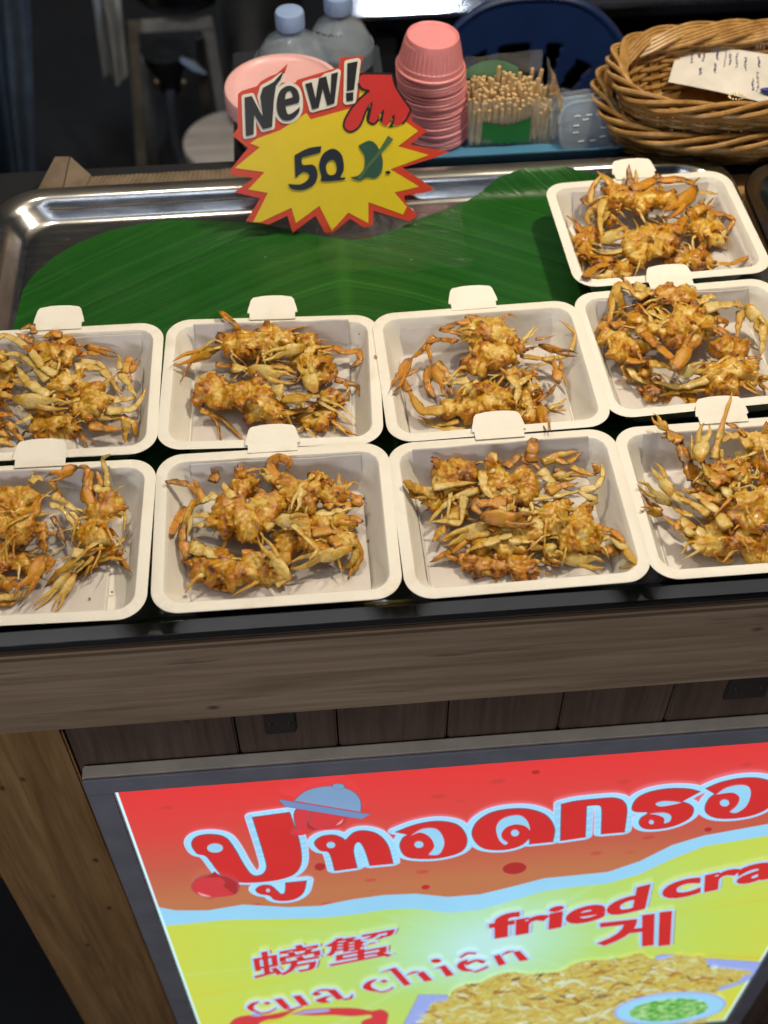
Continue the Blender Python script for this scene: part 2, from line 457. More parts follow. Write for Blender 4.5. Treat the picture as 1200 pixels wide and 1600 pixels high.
def make_box(key):
    bx, by, th = BOX[key]
    t = thing("takeaway_box", BOXLAB[key], "box", (bx, by, Z0 + .006), "white takeaway boxes of crab")
    r = random.Random(ord(key))
    L = [(BW - .0004, BD - .0004, .0205, RIM - .0009), (BW, BD, .021, RIM - .0003), (BW - .001, BD - .001, .0205, RIM), (BW - .017, BD - .017, .0145, RIM), (INW, IND, .014, RIM - .0012),
         (INW - .003, IND - .003, .014, RIM - .006), (FW + .004, FD + .004, .016, FLOOR + .004), (FW, FD, .015, FLOOR + .0008), (FW - .005, FD - .005, .014, FLOOR)]
    mb = rings(L, True, 12); n = 13; per = 4 * n
    v = []
    for i, (x, y, z) in enumerate(mb.v):
        lvl, k = divmod(i, per); inq = k % n
        corner = 0 < inq < n - 1
        if corner and 2 <= lvl <= 6:                      # pressed pleats in the corners
            z += (.00022 if k % 4 == 0 else -.0002) * (1.0 if lvl <= 4 else .6)
            if lvl > 3: q = 1 + (.003 if k % 4 == 0 else -.001); x *= q; y *= q
        z += .0013 * mnoise.noise((x * 18 + bx * 9, y * 18, lvl * .1 + by * 7)) if lvl < 5 else .0005 * mnoise.noise((x * 30, y * 30, by * 9))
        q_ = mnoise.noise_vector(Vector((x * 22 + bx * 31, y * 22, by * 17))); x += .0007 * q_.x; y += .0007 * q_.y
        v.append((x, y, z))
    mb.v = v
    place(mb, (bx, by, 0), th)
    o = build(mb, "box_shell", M_card, t, auto=32)
    modif(o, 'SOLIDIFY', thickness=.0007, offset=-1)
    # the folded foot the tray stands on
    ft = rings([(FW - .003, FD - .003, .0145, FLOOR - .0012), (FW - .007, FD - .007, .014, Z0 + .0075), (FW - .010, FD - .010, .013, Z0 + .0068)], True, 8)
    place(ft, (bx, by, 0), th)
    build(ft, "box_foot", M_card, t, auto=40)
    # the tab folded out from the back rim
    pts = [(-.0195, -.004), (-.0195, .0035), (-.0215, .004), (-.0208, .008), (-.0185, .0165), (-.0165, .0190), (-.008, .0205), (0, .0208), (.008, .0205), (.0165, .0190), (.0185, .0165), (.0208, .008), (.0215, .004), (.0195, .0035), (.0195, -.004)]
    tb = MB(); vs = []
    for zoff in (.0004, .0013):
        for x, y in pts: vs.append((x, BD / 2 + y, RIM + zoff + max(0, y) * .24))
    k = len(pts)
    tb.add(vs, [tuple(range(k, 2 * k)), tuple(range(k))[::-1]] + [(i, (i + 1) % k, k + (i + 1) % k, k + i) for i in range(k)])
    place(tb, (bx, by, 0), th)
    build(tb, "tab", M_card, t, smooth=False)
    return t

LINER = {  # x0, x1 (fractions of the half width), back lift above the rim, front waves (x, height)
 'A': (-.80, .78, .004, [(.3, .004)]), 'B': (-.82, .80, -.006, [(.55, .007), (-.5, .004)]), 'C': (-.75, .92, -.004, [(.62, .010), (.1, .003)]),
 'D': (-.82, .80, -.001, [(-.28, .009), (.5, .006)]), 'E': (-.82, .84, -.003, [(.12, .011), (-.4, .004)]), 'F': (-.85, .66, .005, [(.1, .002)]),
 'G': (-.78, .82, -.001, [(-.12, .007), (.25, .002)]), 'H': (-.84, .82, .003, [(.50, .0075), (-.2, .003)]), 'I': (-.80, .85, .001, [(.02, .0075), (.6, .004)])}
def inner_z(x, y):
    """height of the box's inside over a point"""
    dx = max(0, abs(x) - FW / 2) / ((INW - FW) / 2); dy = max(0, abs(y) - FD / 2) / ((IND - FD) / 2)
    t = max(dx, dy)
    return FLOOR + .0008 + min(t, 1.0) * (RIM - FLOOR) * .96
def make_liner(key):
    bx, by, th = BOX[key]; a, b, lift, waves = LINER[key]
    x0, x1 = a * BW / 2 * .93, b * BW / 2 * .93
    seed = ord(key) * 3.1
    yf = -FD / 2 - .001
    def fn(u, v):
        x = x0 + (x1 - x0) * u
        if v < .62:
            y = yf + (FD / 2 - .001 - yf) * v / .62; z = inner_z(x, max(y, -FD / 2)) + .0012
            for wx, wh in waves:
                z += 1.35 * wh * math.exp(-((x / (BW / 2) - wx) / .13) ** 2) * max(0, 1 - v / .45) ** 1.5
        else:
            k = (v - .62) / .38
            y = FD / 2 - .001 + k * ((IND - FD) / 2 + .0015); z = FLOOR + .0025 + k * (RIM - FLOOR + lift - .002)
            if z > RIM: y += 0
        zz = .0011 * mnoise.noise((x * 40 + seed, y * 40, z * 30)) + .0016 * mnoise.noise((x * 14 + seed, y * 14, 3.))
        z = max(z + zz, inner_z(x, y) + .0006 if v < .6 else FLOOR + .002)
        return (x, y - (abs(zz) * .8 if v > .6 else 0) - (.0012 if v > .6 else 0), z)
    mb = MB().grid(fn, 70, 60); place(mb, (bx, by, 0), th)
    o = build(mb, "paper_liner", M_liner, None, (bx, by, FLOOR), auto=None)
    modif(o, 'SOLIDIFY', thickness=.0002, offset=1)
    return tag(o, LINLAB[key], "paper", "white paper liners in the boxes")
LINLAB = {
 'A': "white paper under the crabs with the raised paddle leg, standing above the rim",
 'B': "white paper under the orange clawed crabs in the middle of the middle row",
 'C': "crumpled white paper lining the lone box at the back right",
 'D': "white paper lining the middle-row box of big pale claws at right",
 'E': "white paper with a curled front edge in the left-cut box before the leaf tip",
 'F': "white paper rising past the rim in the left front-row box",
 'G': "white paper in the second front-row box, front edge buckled under a crab",
 'H': "white paper behind the orange crust flake in the front row",
 'I': "white paper in the right front-row box behind the upright claws"}
for k in BOX: make_box(k); make_liner(k)

# ---- crab materials
def crab_mat(name, body):
    n = NT(name); g = n.geo()
    at_ = n.n('ShaderNodeAttribute', attribute_name='tone').outputs['Fac']
    a = n.noise(g, 90 if body else 130, 5, .65); b = n.noise(g, 420, 4, .6); c = n.noise(g, 32, 3)
    v = n.math('ADD', at_, n.math('MULTIPLY', n.math('SUBTRACT', a, .5), 1.0 if body else .75))
    v = n.math('ADD', v, n.math('MULTIPLY', n.math('SUBTRACT', c, .5), .9 if body else .5))
    v = n.math('ADD', v, n.math('MULTIPLY', n.math('SUBTRACT', b, .5), .85))
    col = n.ramp(v, CRAB_B if body else CRAB_L)
    n.set(Base_Color=col, Roughness=n.ramp(b, [(.3, (.20,) * 3), (.7, (.42,) * 3)]))
    n.b.inputs['Subsurface Weight'].default_value = .35 if body else .15
    n.b.inputs['Subsurface Radius'].default_value = (1.0, .45, .12)
    n.b.inputs['Subsurface Scale'].default_value = .0024
    n.b.inputs['Specular IOR Level'].default_value = .45; n.b.inputs['Coat Weight'].default_value = .32; n.b.inputs['Coat Roughness'].default_value = .10
    d = n.noise(g, 900, 3, .7)
    h = n.math('ADD', n.math('MULTIPLY', b, .9), n.math('MULTIPLY', d, .7))
    bp = n.bump(h, .42 if body else .45, .0010); n.l(bp.outputs[0], n.b.inputs['Coat Normal'])
    return n.m
CRAB_B = [(.0, (.66, .46, .13)), (.18, (.55, .33, .032)), (.37, (.48, .225, .006)), (.55, (.43, .150, .003)), (.74, (.19, .062, .003)), (.95, (.05, .015, .002))]
CRAB_L = [(.0, (.63, .49, .19)), (.18, (.55, .36, .065)), (.38, (.47, .245, .014)), (.58, (.56, .215, .012)), (.78, (.25, .115, .014)), (1.0, (.07, .024, .004))]
M_body = crab_mat("fried_crab_meat", True)
M_limb = crab_mat("fried_crab_shell", False)

TONE = {'w': .12, 'g': .34, 'o': .56, 'b': .72}
def bez(pts, n):
    """joints kept, each span gently bowed"""
    out = []; seg = []
    for i in range(len(pts) - 1):
        a, b = np.array(pts[i]), np.array(pts[i + 1])
        pv = np.array(pts[i - 1]) if i > 0 else a - (b - a); nx = np.array(pts[i + 2]) if i + 2 < len(pts) else b + (b - a)
        for k in range(n):
            t = k / n
            lin = a + (b - a) * t
            cm = .5 * ((2 * a) + (b - pv) * t + (2 * pv - 5 * a + 4 * b - nx) * t * t + (3 * a - pv - 3 * b + nx) * t ** 3)
            out.append(.55 * lin + .45 * cm); seg.append((i, t))
    out.append(np.array(pts[-1])); seg.append((len(pts) - 2, 1.0))
    return np.array(out), seg
def jitter(P, amp, seed):
    return np.array([p + amp * np.array(mnoise.noise_vector(Vector(p * 160 + seed))) for p in P])
def leg_mesh(pts, r, tone, seed, paddle=False):
    P, seg = bez(pts, 7); ns = len(pts) - 1
    rad = []; tn = []
    tot = len(P) - 1
    for i, (s, t) in enumerate(seg):
        g = i / tot
        last = s == ns - 1
        taper = 1.0 - .42 * g
        b = .80 + .24 * math.sin(math.pi * min(1, t * .9 + .08)) - (.16 if min(t, 1 - t) < .05 and 0 < i < tot else 0)
        if last and not paddle: b *= (1 - t) ** .55 * .95 + .05
        if last and paddle: b = .6 + .8 * math.sin(math.pi * min(.97, t * .85 + .12))
        rad.append(max(r * taper * b, r * .07) * (1 + .16 * mnoise.noise((g * 9, seed, s))))
        j = min(t, 1 - t)
        tn.append(tone + (.20 if j < .14 else -.06) + .10 * g + (.28 * max(0, t - .55) if last else 0) + .18 * mnoise.noise((g * 5 + seed, seed * 2, s)))
    P = jitter(P, r * .22, seed)
    upv = Vector((mnoise.noise((seed, 1, 2)) * .8, mnoise.noise((seed, 5, 2)) * .8, 1))
    mb = MB().tube(P, rad, 10, .46 if not paddle else .26, tuple(upv), tn)
    if not paddle: ridge(mb, P, 10, .22)
    # knobbly crust
    mb.v = [tuple(np.array(p) + r * .20 * np.array(mnoise.noise_vector(Vector(p) * 420 + Vector((seed, 0, 0)))) + r * .16 * np.array(mnoise.noise_vector(Vector(p) * 1100 + Vector((seed, 3, 0))))) for p in mb.v]
    return mb
def ridge(mb, P, n, k):
    """sharpen the two edges of a limb and hollow its faces, as a dried leg has"""
    for i in range(len(P)):
        c = np.array(P[i])
        for j in range(n):
            q = np.array(mb.v[i * n + j]) - c
            w = abs(math.cos(2 * math.pi * j / n)) ** 3
            mb.v[i * n + j] = tuple(c + q * (1 - k + 1.7 * k * w))
def finger(A, B, side, r, bow, seed, tone):
    A, B = np.array(A), np.array(B)
    P = []; R = []
    for k in range(10):
        t = k / 9
        P.append(A + (B - A) * t + side * bow * math.sin(math.pi * t) ** .9)
        R.append(r * (1 - t) ** .7 + r * .06)
        if k in (3, 5, 7): R[-1] *= 1.12
    return MB().tube(jitter(P, r * .1, seed), R, 9, .8, (0, 0, 1), [tone + .25 * (k / 9) ** 2 for k in range(10)])

def at_in(key, px, h, r):
    """the point on a sight line at a height above the box floor, lifted until it clears the box wall"""
    bx, by, th = BOX[key]; ca, sa = math.cos(th), math.sin(th)
    for k in range(60):
        P = at(px, FLOOR + h * .01 + k * .001)
        x, y = P[0] - bx, P[1] - by; x, y = x * ca + y * sa, -x * sa + y * ca
        over = abs(x) > INW / 2 or abs(y) > IND / 2
        need = (RIM + r * .7 + .001) if over and (abs(x) < BW / 2 + .01 and abs(y) < BD / 2 + .012) else inner_z(x, y) + r * .6 + .001
        if y > FD / 2: need += .003
        if P[2] >= need: break
    return P
def flake(c, d, size, seed, tone):
    """a thin ragged curl of batter"""
    d = np.array(d); d /= np.linalg.norm(d); up = np.array([0, 0, 1.]); s = np.cross(d, up); s /= (np.linalg.norm(s) + 1e-9); u = np.cross(s, d)
    n = 9; mb = MB(); top = []; tn = []
    for j in range(n):
        for i in range(n):
            a, b = i / (n - 1), j / (n - 1) - .5
            jag = .30 * mnoise.noise((b * 7 + seed, seed, 1)) + .18 * mnoise.noise((b * 19, seed, 3))
            L = size * a * (1 + jag) ; W = size * .95 * b * (1 - .45 * a + .25 * mnoise.noise((a * 5, seed, 9)))
            hgt = size * (.28 * math.sin(a * 2.2 + mnoise.noise((seed, 2, 2))) + .22 * mnoise.noise((a * 3.1, b * 3.1, seed)) - .5 * b * b)
            top.append(c + d * L + s * W + u * hgt); tn.append(tone + .25 * a + .2 * mnoise.noise((a * 6, b * 6, seed)))
    th = size * .03 + .00025
    bot = [p - u * th for p in top]
    q = [(j * n + i, j * n + i + 1, (j + 1) * n + i + 1, (j + 1) * n + i) for j in range(n - 1) for i in range(n - 1)]
    N = n * n; rim = [i for i in range(n)] + [j * n + n - 1 for j in range(1, n)] + [(n - 1) * n + i for i in range(n - 2, -1, -1)] + [j * n for j in range(n - 2, 0, -1)]
    f = q + [tuple(N + k for k in t[::-1]) for t in q] + [(rim[k], N + rim[k], N + rim[(k + 1) % len(rim)], rim[(k + 1) % len(rim)]) for k in range(len(rim))]
    return mb.add(top + bot, f, tn + tn)
ALLBODY = []
def crab(key, label, c, bodies, limbs, extra=3, tone=0.0):
    """bodies: 'x,y,r,h ...' lumps of the body; limbs: (kind, width, h0, h1, tone, 'x,y x,y ...'); x, y, r, width in the crop c of the photograph, h in cm above the box floor"""
    f, s = c
    B = []
    for tk in bodies.split():
        x, y, r, h = (float(q) for q in tk.split(','))
        P = at(f(x, y), FLOOR + h * .01); rr = r * s * mpp(P) * 1.03
        P = at_in(key, f(x, y), h, rr * .8)
        B.append((P, rr))
    cen = np.mean([b[0] for b in B], axis=0)
    seed = (cen[0] * 91 + cen[1] * 57) % 50
    t = thing("fried_crab", label, "crab", (float(cen[0]), float(cen[1]), FLOOR + .0015), "fried crabs in the white boxes")
    # body: lumps merged later into one continuous mesh
    mb = MB(); r_ = random.Random(int(seed * 1000))
    for P, rr in B:
        sx, sy = 1 + r_.uniform(-.12, .12), 1 + r_.uniform(-.12, .12)
        dv = P - cen; dv[2] *= .3
        if np.linalg.norm(dv) < rr * .5: dv = np.array([r_.uniform(-1, 1), r_.uniform(-1, 1), 0])
        dv /= np.linalg.norm(dv) + 1e-9
        pv = np.cross([0, 0, 1.], dv); pv /= np.linalg.norm(pv) + 1e-9
        mb.sphere(P, (rr * .66 * sx, rr * .66 * sy, rr * .52), 2)
        Mx = np.array([dv, pv, np.cross(dv, pv)]).T
        for q in (-1.35, -.45, .45, 1.35):                # the meat lies in segments side by side
            fan = dv + pv * q * .28; fan /= np.linalg.norm(fan)
            side = np.cross([0, 0, 1.], fan); Mx = np.array([fan, side / np.linalg.norm(side), np.cross(fan, side / np.linalg.norm(side))]).T
            o_ = P + pv * q * rr * .48 + dv * rr * r_.uniform(-.12, .12) + np.array([0, 0, rr * r_.uniform(-.08, .10) - rr * .07 * q * q])
            b0 = len(mb.v); mb.sphere((0, 0, 0), (rr * r_.uniform(.88, 1.08), rr * .40, rr * r_.uniform(.60, .76)), 2)
            mb.v[b0:] = [tuple(o_ + Mx @ np.array(p)) for p in mb.v[b0:]]
        for _ in range(4):                                # ragged batter at the edges
            a = r_.uniform(0, 6.283); e = r_.uniform(-.35, .6)
            d = np.array([math.cos(a) * math.cos(e), math.sin(a) * math.cos(e), math.sin(e)])
            q = P + d * rr * .86
            mb.tube([q - d * rr * .2, q + d * rr * .12, q + d * rr * r_.uniform(.15, .34)], [rr * r_.uniform(.14, .26), rr * .14, rr * .05], 6, r_.uniform(.4, .9))
    for i, (P, rr) in enumerate(B):
        near = sorted((np.linalg.norm(P - Q), j) for j, (Q, _) in enumerate(B) if j != i)[:2]
        for dd, j in near:
            if dd < (rr + B[j][1]) * 1.15:
                r2 = (rr + B[j][1]) * .36; q = (P + B[j][0]) / 2
                mb.sphere(q, (r2, r2, r2 * .72), 2)
    ALLBODY.append((mb, t, seed, tone))
    rad0 = np.mean([b[1] for b in B])
    def limb(kind, w, h0, h1, tn, px):
        n = len(px)
        pts = []
        for i, p in enumerate(px):
            h = h0 + (h1 - h0) * i / max(1, n - 1)
            P = at_in(key, f(*p), h, w * s * .00026); pts.append(P)
        r = w * s * mpp(pts[0]) * .53
        sd = seed + len(px[0]) + px[0][0] * .013 + px[-1][1] * .017
        T = TONE[tn]
        if kind == 'c' and n >= 2:
            A, Bq = pts[-2], pts[-1]
            if n > 2:
                build(leg_mesh(pts[:-1], r * .62, T + .1, sd), "claw_arm", M_limb, t, auto=None)
            d = Bq - A; Ln = np.linalg.norm(d); d /= Ln
            vw = CAM - A; vw /= np.linalg.norm(vw)
            side = np.cross(d, vw); side /= np.linalg.norm(side)
            if mnoise.noise((sd, 3.3, 1)) < 0: side = -side
            palm = MB()
            m_ = A + d * Ln * .52
            P = [A - d * r * .3, A + d * Ln * .08, A + d * Ln * .2, A + d * Ln * .33, A + d * Ln * .44, m_]
            tip = Bq + side * r * .25
            ks = [.35, .72, .95, 1.0, .88, .62]
            P += [m_ + (tip - m_) * q + side * r * .38 * math.sin(math.pi * q) for q in (.25, .5, .75, 1.0)]
            ks += [.42, .32, .20, .05]
            tns = [T + .32, T + .14, T - .04, T - .08, T - .02, T + .05, T + .08, T + .1, T + .16, T + .25]
            palm.tube(jitter(P, r * .1, sd), [r * .78 * k for k in ks], 12, .52, tuple(vw), tns)
            ridge(palm, P, 12, .16)
            palm.v = [tuple(np.array(p) + r * .20 * np.array(mnoise.noise_vector(Vector(p) * 380 + Vector((sd, 0, 0))))) for p in palm.v]
            cl = build(palm, "claw", M_limb, t, auto=None)
            fb = MB()
            st = A + d * Ln * .42 - side * r * .38; en = Bq - side * r * .22
            build(finger(st, en, -side, r * .40, r * .30, sd, T + .05), "claw_finger", M_limb, cl, auto=None)
        else:
            if n == 2:
                mid = (pts[0] + pts[1]) / 2 + np.array([0, 0, r * .5]); pts = [pts[0], mid, pts[1]]
            build(leg_mesh(pts, r, T, sd, kind == 'p'), "paddle" if kind == 'p' else "leg", M_limb, t, auto=None)
    for kind, w, h0, h1, tn, px in limbs: limb(kind, w, h0, h1, tn, V(px))
    # the small legs tucked round the body
    bx, by, th = BOX[key]
    for k in range(extra + 13):
        P0, rr = r_.choice(B); a = r_.uniform(0, 6.283)
        if k % 2: a = math.atan2(by - P0[1], bx - P0[0]) + r_.uniform(-.9, .9)
        d = np.array([math.cos(a), math.sin(a), 0])
        L = r_.uniform(.014, .030)
        pts = [P0 + d * rr * .5, P0 + d * (rr * .7 + L * .35) + np.array([0, 0, r_.uniform(-.002, .006)])]
        a2 = a + r_.uniform(-.9, .9); d2 = np.array([math.cos(a2), math.sin(a2), 0])
        pts.append(pts[1] + d2 * L * .7 + np.array([0, 0, r_.uniform(-.010, .001)]))
        ok = []
        for P in pts:
            P[0] = min(max(P[0], bx - FW / 2), bx + FW / 2); P[1] = min(max(P[1], by - FD / 2), by + FD / 2)
            P[2] = max(P[2], FLOOR + .003); ok.append(P)
        build(leg_mesh(ok, r_.uniform(.0010, .0022), TONE[r_.choice('wwwggo')], seed + k * 3.7), "leg", M_limb, t, auto=None)
    for k in range(8):
        P0, rr = r_.choice(B); a = r_.uniform(0, 6.283); e = r_.uniform(-.15, .7)
        d = (math.cos(a) * math.cos(e), math.sin(a) * math.cos(e), math.sin(e))
        q = P0 + np.array(d) * rr * r_.uniform(.5, .8)
        q[2] = max(q[2], FLOOR + .004)
        fm = flake(q, d, rr * r_.uniform(.6, 1.25), seed + k * 2.3, .22 + tone + r_.uniform(0, .34))
        fm.v = [(x, y, max(z, FLOOR + .0015)) for x, y, z in fm.v]
        build(fm, "crust_flake", M_body, t, auto=None)
    return t

# ---- the crabs of each box, traced limb by limb
cA = (cr(230, 460, 1 / 3), 1 / 3)
crab('A', "brown fried crab at the back of its box with one flat paddle leg raised behind", cA, "400,235,58,2.6 465,230,68,2.8 550,200,66,2.9 605,205,50,2.7 530,265,48,2.4 650,215,42,2.5", [
 ('c', 66, 2.4, 1.4, 'g', "400,255 330,252 120,325"), ('l', 28, 2.0, .6, 'o', "300,290 205,320 155,410"), ('p', 40, 2.7, 3.4, 'b', "440,170 400,130 335,78"),
 ('l', 18, 2.6, 3.0, 'b', "630,172 700,155 770,145"), ('l', 20, 3.2, 3.2, 'w', "600,180 622,195 600,235"), ('l', 24, 2.3, 2.0, 'g', "640,200 690,182 740,180")])
crab('A', "fried crab with a curled brown leg, right side of the raised-paddle box", cA, "790,330,62,1.8 745,215,44,2.4 720,290,55,2.2 800,385,52,1.5 770,270,46,2.2 830,350,46,1.4", [
 ('c', 62, 2.8, 3.6, 'w', "745,200 735,245 535,298"), ('l', 42, 1.8, 1.5, 'b', "800,262 870,250 930,275 990,262 1000,310 950,348"), ('l', 30, 1.2, .6, 'b', "880,400 930,410 985,430 992,470"),
 ('l', 22, 1.2, .3, 'o', "915,410 942,440 950,505"), ('l', 30, 1.6, .8, 'o', "830,330 890,365 820,430")])
crab('A', "golden fried crab at the front of the raised-paddle box, claw curving up over it", cA, "290,440,68,1.7 350,480,60,1.8 440,465,72,2.2 535,495,70,2.2 590,545,56,1.9 610,590,50,1.4 500,545,55,1.6 250,490,38,1.3 520,430,48,2.4", [
 ('c', 84, 2.4, 4.2, 'w', "630,490 745,488 785,445 716,305"), ('c', 84, 2.9, 3.1, 'w', "400,345 480,350 695,405"), ('l', 34, 1.8, 1.0, 'w', "320,370 245,390 220,460"),
 ('l', 32, 1.9, 1.8, 'g', "330,390 390,440"), ('l', 24, 1.4, .2, 'o', "270,540 320,580 350,695"), ('l', 32, 1.4, .2, 'g', "250,545 350,580 465,692"), ('l', 20, 1.2, .2, 'o', "290,560 330,600 345,690"),
 ('l', 40, 2.1, 1.7, 'g', "615,565 700,545 795,530"), ('l', 26, 2.1, .5, 'w', "800,500 880,545 980,625"), ('l', 24, 2.2, .6, 'w', "810,485 900,520 988,592"), ('l', 56, 3.0, 2.6, 'w', "610,430 622,505"),
 ('l', 30, 2.0, 1.8, 'b', "320,328 400,338 480,330"), ('l', 40, 2.6, 2.4, 'g', "570,330 640,340 700,375")], 4)
crab('A', "small spidery fried crab at the front right corner of the raised-paddle box", cA, "800,595,52,.9 740,580,46,.9 850,480,44,1.0 840,560,40,1.0 895,490,30,.8", [
 ('l', 30, 1.6, .2, 'w', "780,560 860,560 882,655"), ('l', 22, 1.0, .2, 'g', "835,600 790,640 750,682"), ('l', 26, .9, .2, 'o', "860,590 930,635 1000,672"), ('l', 18, .9, .2, 'g', "750,600 742,660"), ('l', 22, .8, .2, 'g', "880,600 940,650 985,655")], 5)

cB = (cr(580, 440, 1 / 3), 1 / 3)
crab('B', "fried crab with two orange claws drooping left, back of the middle-row centre box", cB, "480,225,62,2.9 555,225,66,3.2 620,265,66,3.2 540,345,70,3.1 490,390,58,2.8 605,350,62,3.1 520,290,55,3.0 575,195,34,3.4 660,300,45,2.9", [
 ('c', 62, 3.4, 1.6, 'o', "400,280 330,270 265,290 290,400 375,545"), ('c', 58, 2.8, .6, 'o', "300,255 240,320 180,365 98,515"), ('l', 44, 3.4, 3.4, 'b', "470,185 400,195 330,225 440,250"),
 ('l', 30, 3.0, 3.8, 'w', "655,345 710,280 770,200"), ('l', 28, 3.0, 3.8, 'w', "665,330 730,265 792,208"), ('l', 26, 2.8, 3.2, 'w', "650,350 700,310 750,225"),
 ('c', 44, 2.4, 2.0, 'b', "720,320 790,300 970,345"), ('l', 28, 2.5, .8, 'g', "700,350 800,362 880,405 925,500"), ('l', 24, 2.0, 3.2, 'g', "800,365 925,345 955,240 880,178"),
 ('l', 26, 2.6, 2.5, 'b', "440,170 500,165 460,220"), ('l', 18, 2.6, 2.8, 'b', "770,270 820,265 865,252")], 3)
crab('B', "fried crab lying along the front of the middle box of the middle row", cB, "450,600,60,1.4 540,585,66,1.8 605,560,64,2.0 560,515,56,2.1 650,590,46,1.5 500,520,46,1.7 370,595,46,1.5 430,550,44,1.5", [
 ('l', 64, 1.7, 1.6, 'g', "345,600 240,605 170,505"), ('l', 34, 1.6, 1.8, 'o', "175,515 148,450 240,402"), ('l', 40, .9, .5, 'w', "440,690 330,690 208,640"), ('l', 30, 1.0, .6, 'g', "410,655 310,670 220,630"),
 ('l', 44, 2.3, 2.2, 'w', "460,460 400,470 330,475"), ('l', 22, 2.3, 2.0, 'w', "440,430 390,442 325,445"), ('c', 44, 2.6, 2.8, 'w', "500,465 470,478 412,528"), ('l', 54, 2.5, 2.3, 'w', "655,440 690,500 680,585"),
 ('l', 50, 1.4, .9, 'o', "280,400 262,480 300,550"), ('l', 40, 1.4, 1.0, 'g', "310,380 350,420 380,470")], 3, .05)
crab('B', "fried crab with orange claws at the right side of the middle box, middle row", cB, "740,500,42,1.5 700,440,44,1.9 760,640,44,.9 700,610,40,1.2 720,560,46,1.4 650,430,40,2.2", [
 ('c', 62, 1.6, 2.6, 'o', "770,560 830,525 875,470 868,350"), ('c', 50, 1.5, .8, 'o', "755,500 785,570 832,702"), ('l', 22, 1.1, .9, 'w', "830,590 880,575 915,545"), ('l', 20, 1.0, .7, 'g', "820,590 880,600 915,606"),
 ('l', 44, .8, .3, 'o', "720,650 800,650 878,655"), ('l', 34, 2.4, 2.2, 'w', "690,480 730,450 760,430"), ('l', 30, 1.7, 1.3, 'o', "700,540 750,500 790,465")], 4)

cC = (cr(840, 240, .3), .3)
crab('C', "fried crab with a split golden body in the centre of the lone back box", cC, "505,460,72,2.2 580,420,64,2.7 650,440,70,2.7 620,500,54,2.3 525,540,46,1.7 705,400,44,2.7 560,500,50,2.0 690,480,40,2.2", [
 ('c', 66, 3.2, 2.6, 'w', "345,240 325,325 335,455 475,392"), ('l', 48, 3.2, 2.6, 'o', "720,420 765,330 770,430"), ('l', 32, 1.8, 1.4, 'w', "460,500 350,520 230,470"), ('l', 26, 1.6, 1.2, 'g', "450,520 340,525 280,500"),
 ('l', 30, 2.2, 1.6, 'g', "470,390 400,400 340,410"), ('l', 24, 2.6, 2.6, 'w', "700,380 740,350 800,330")], 3)
crab('C', "fried crab at the back of the lone box, orange claw bent over its front", cC, "430,230,66,2.9 500,240,58,3.1 590,230,58,3.1 400,190,44,3.1 680,240,50,2.9 330,290,54,2.2 540,265,50,2.9 370,340,46,1.8", [
 ('c', 84, 3.8, 3.6, 'o', "490,190 620,138 780,138 828,185 655,337"), ('l', 44, 3.2, 4.6, 'b', "480,200 478,130 475,55"), ('l', 30, 3.1, 4.0, 'g', "490,185 512,130 510,82"), ('l', 62, 3.0, 3.9, 'g', "450,215 385,155 305,92"),
 ('l', 30, 2.4, 4.0, 'g', "270,265 290,165 350,100"), ('l', 30, 2.4, 2.6, 'b', "275,270 232,240 260,215"), ('l', 26, 2.8, 3.0, 'g', "820,205 880,200 942,215"), ('l', 14, 3.2, 3.6, 'b', "815,150 850,124"), ('l', 46, 2.6, 2.4, 'w', "420,250 370,300 330,370"), ('l', 40, 2.4, 1.6, 'g', "300,290 260,320 270,380"),
 ('l', 26, 3.3, 3.5, 'b', "590,150 620,110 650,125")], 3, .08)
crab('C', "fried crab at the right side of the lone back box, pale legs bent outward", cC, "850,390,68,1.8 900,440,56,1.6 830,310,48,2.2 870,330,46,2.1 900,380,46,1.6", [
 ('l', 36, 2.2, 1.6, 'o', "890,310 980,318 1022,345 980,420"), ('l', 34, 1.5, .5, 'g', "900,430 950,460 990,495"), ('l', 46, 2.0, 1.4, 'w', "920,350 965,400 958,455"), ('l', 24, 2.4, 1.9, 'b', "840,250 870,270 890,310"), ('l', 30, 2.2, 1.8, 'g', "850,300 920,300 950,340")], 4, -.05)
crab('C', "fried crab at the front left of the lone back box with an orange arched leg", cC, "250,450,56,1.4 300,415,48,1.6 240,510,48,1.1 440,595,46,1.1 350,560,40,1.1 400,580,38,1.0 290,540,40,1.0", [
 ('l', 50, 1.4, 1.4, 'o', "248,645 300,592 380,575 445,580"), ('c', 66, 1.3, .8, 'w', "480,640 430,612 275,672"), ('l', 36, 1.8, 1.2, 'b', "240,420 200,360 150,322"), ('l', 28, 1.5, 1.2, 'b', "200,500 320,545 440,540"), ('l', 34, 1.5, 1.4, 'o', "250,400 225,440 190,500")], 4, .06)
crab('C', "dark fried crab at the front right of the lone box, its leg reaching the corner", cC, "740,560,50,1.2 820,550,54,1.2 880,560,40,1.1 690,550,36,1.1", [
 ('l', 42, 1.2, 1.3, 'o', "740,560 800,545 870,530"), ('p', 34, 1.0, 1.6, 'g', "860,575 960,572 1010,575 1098,535"), ('l', 30, 1.2, 1.1, 'o', "760,550 790,535 860,520")], 3, .12)

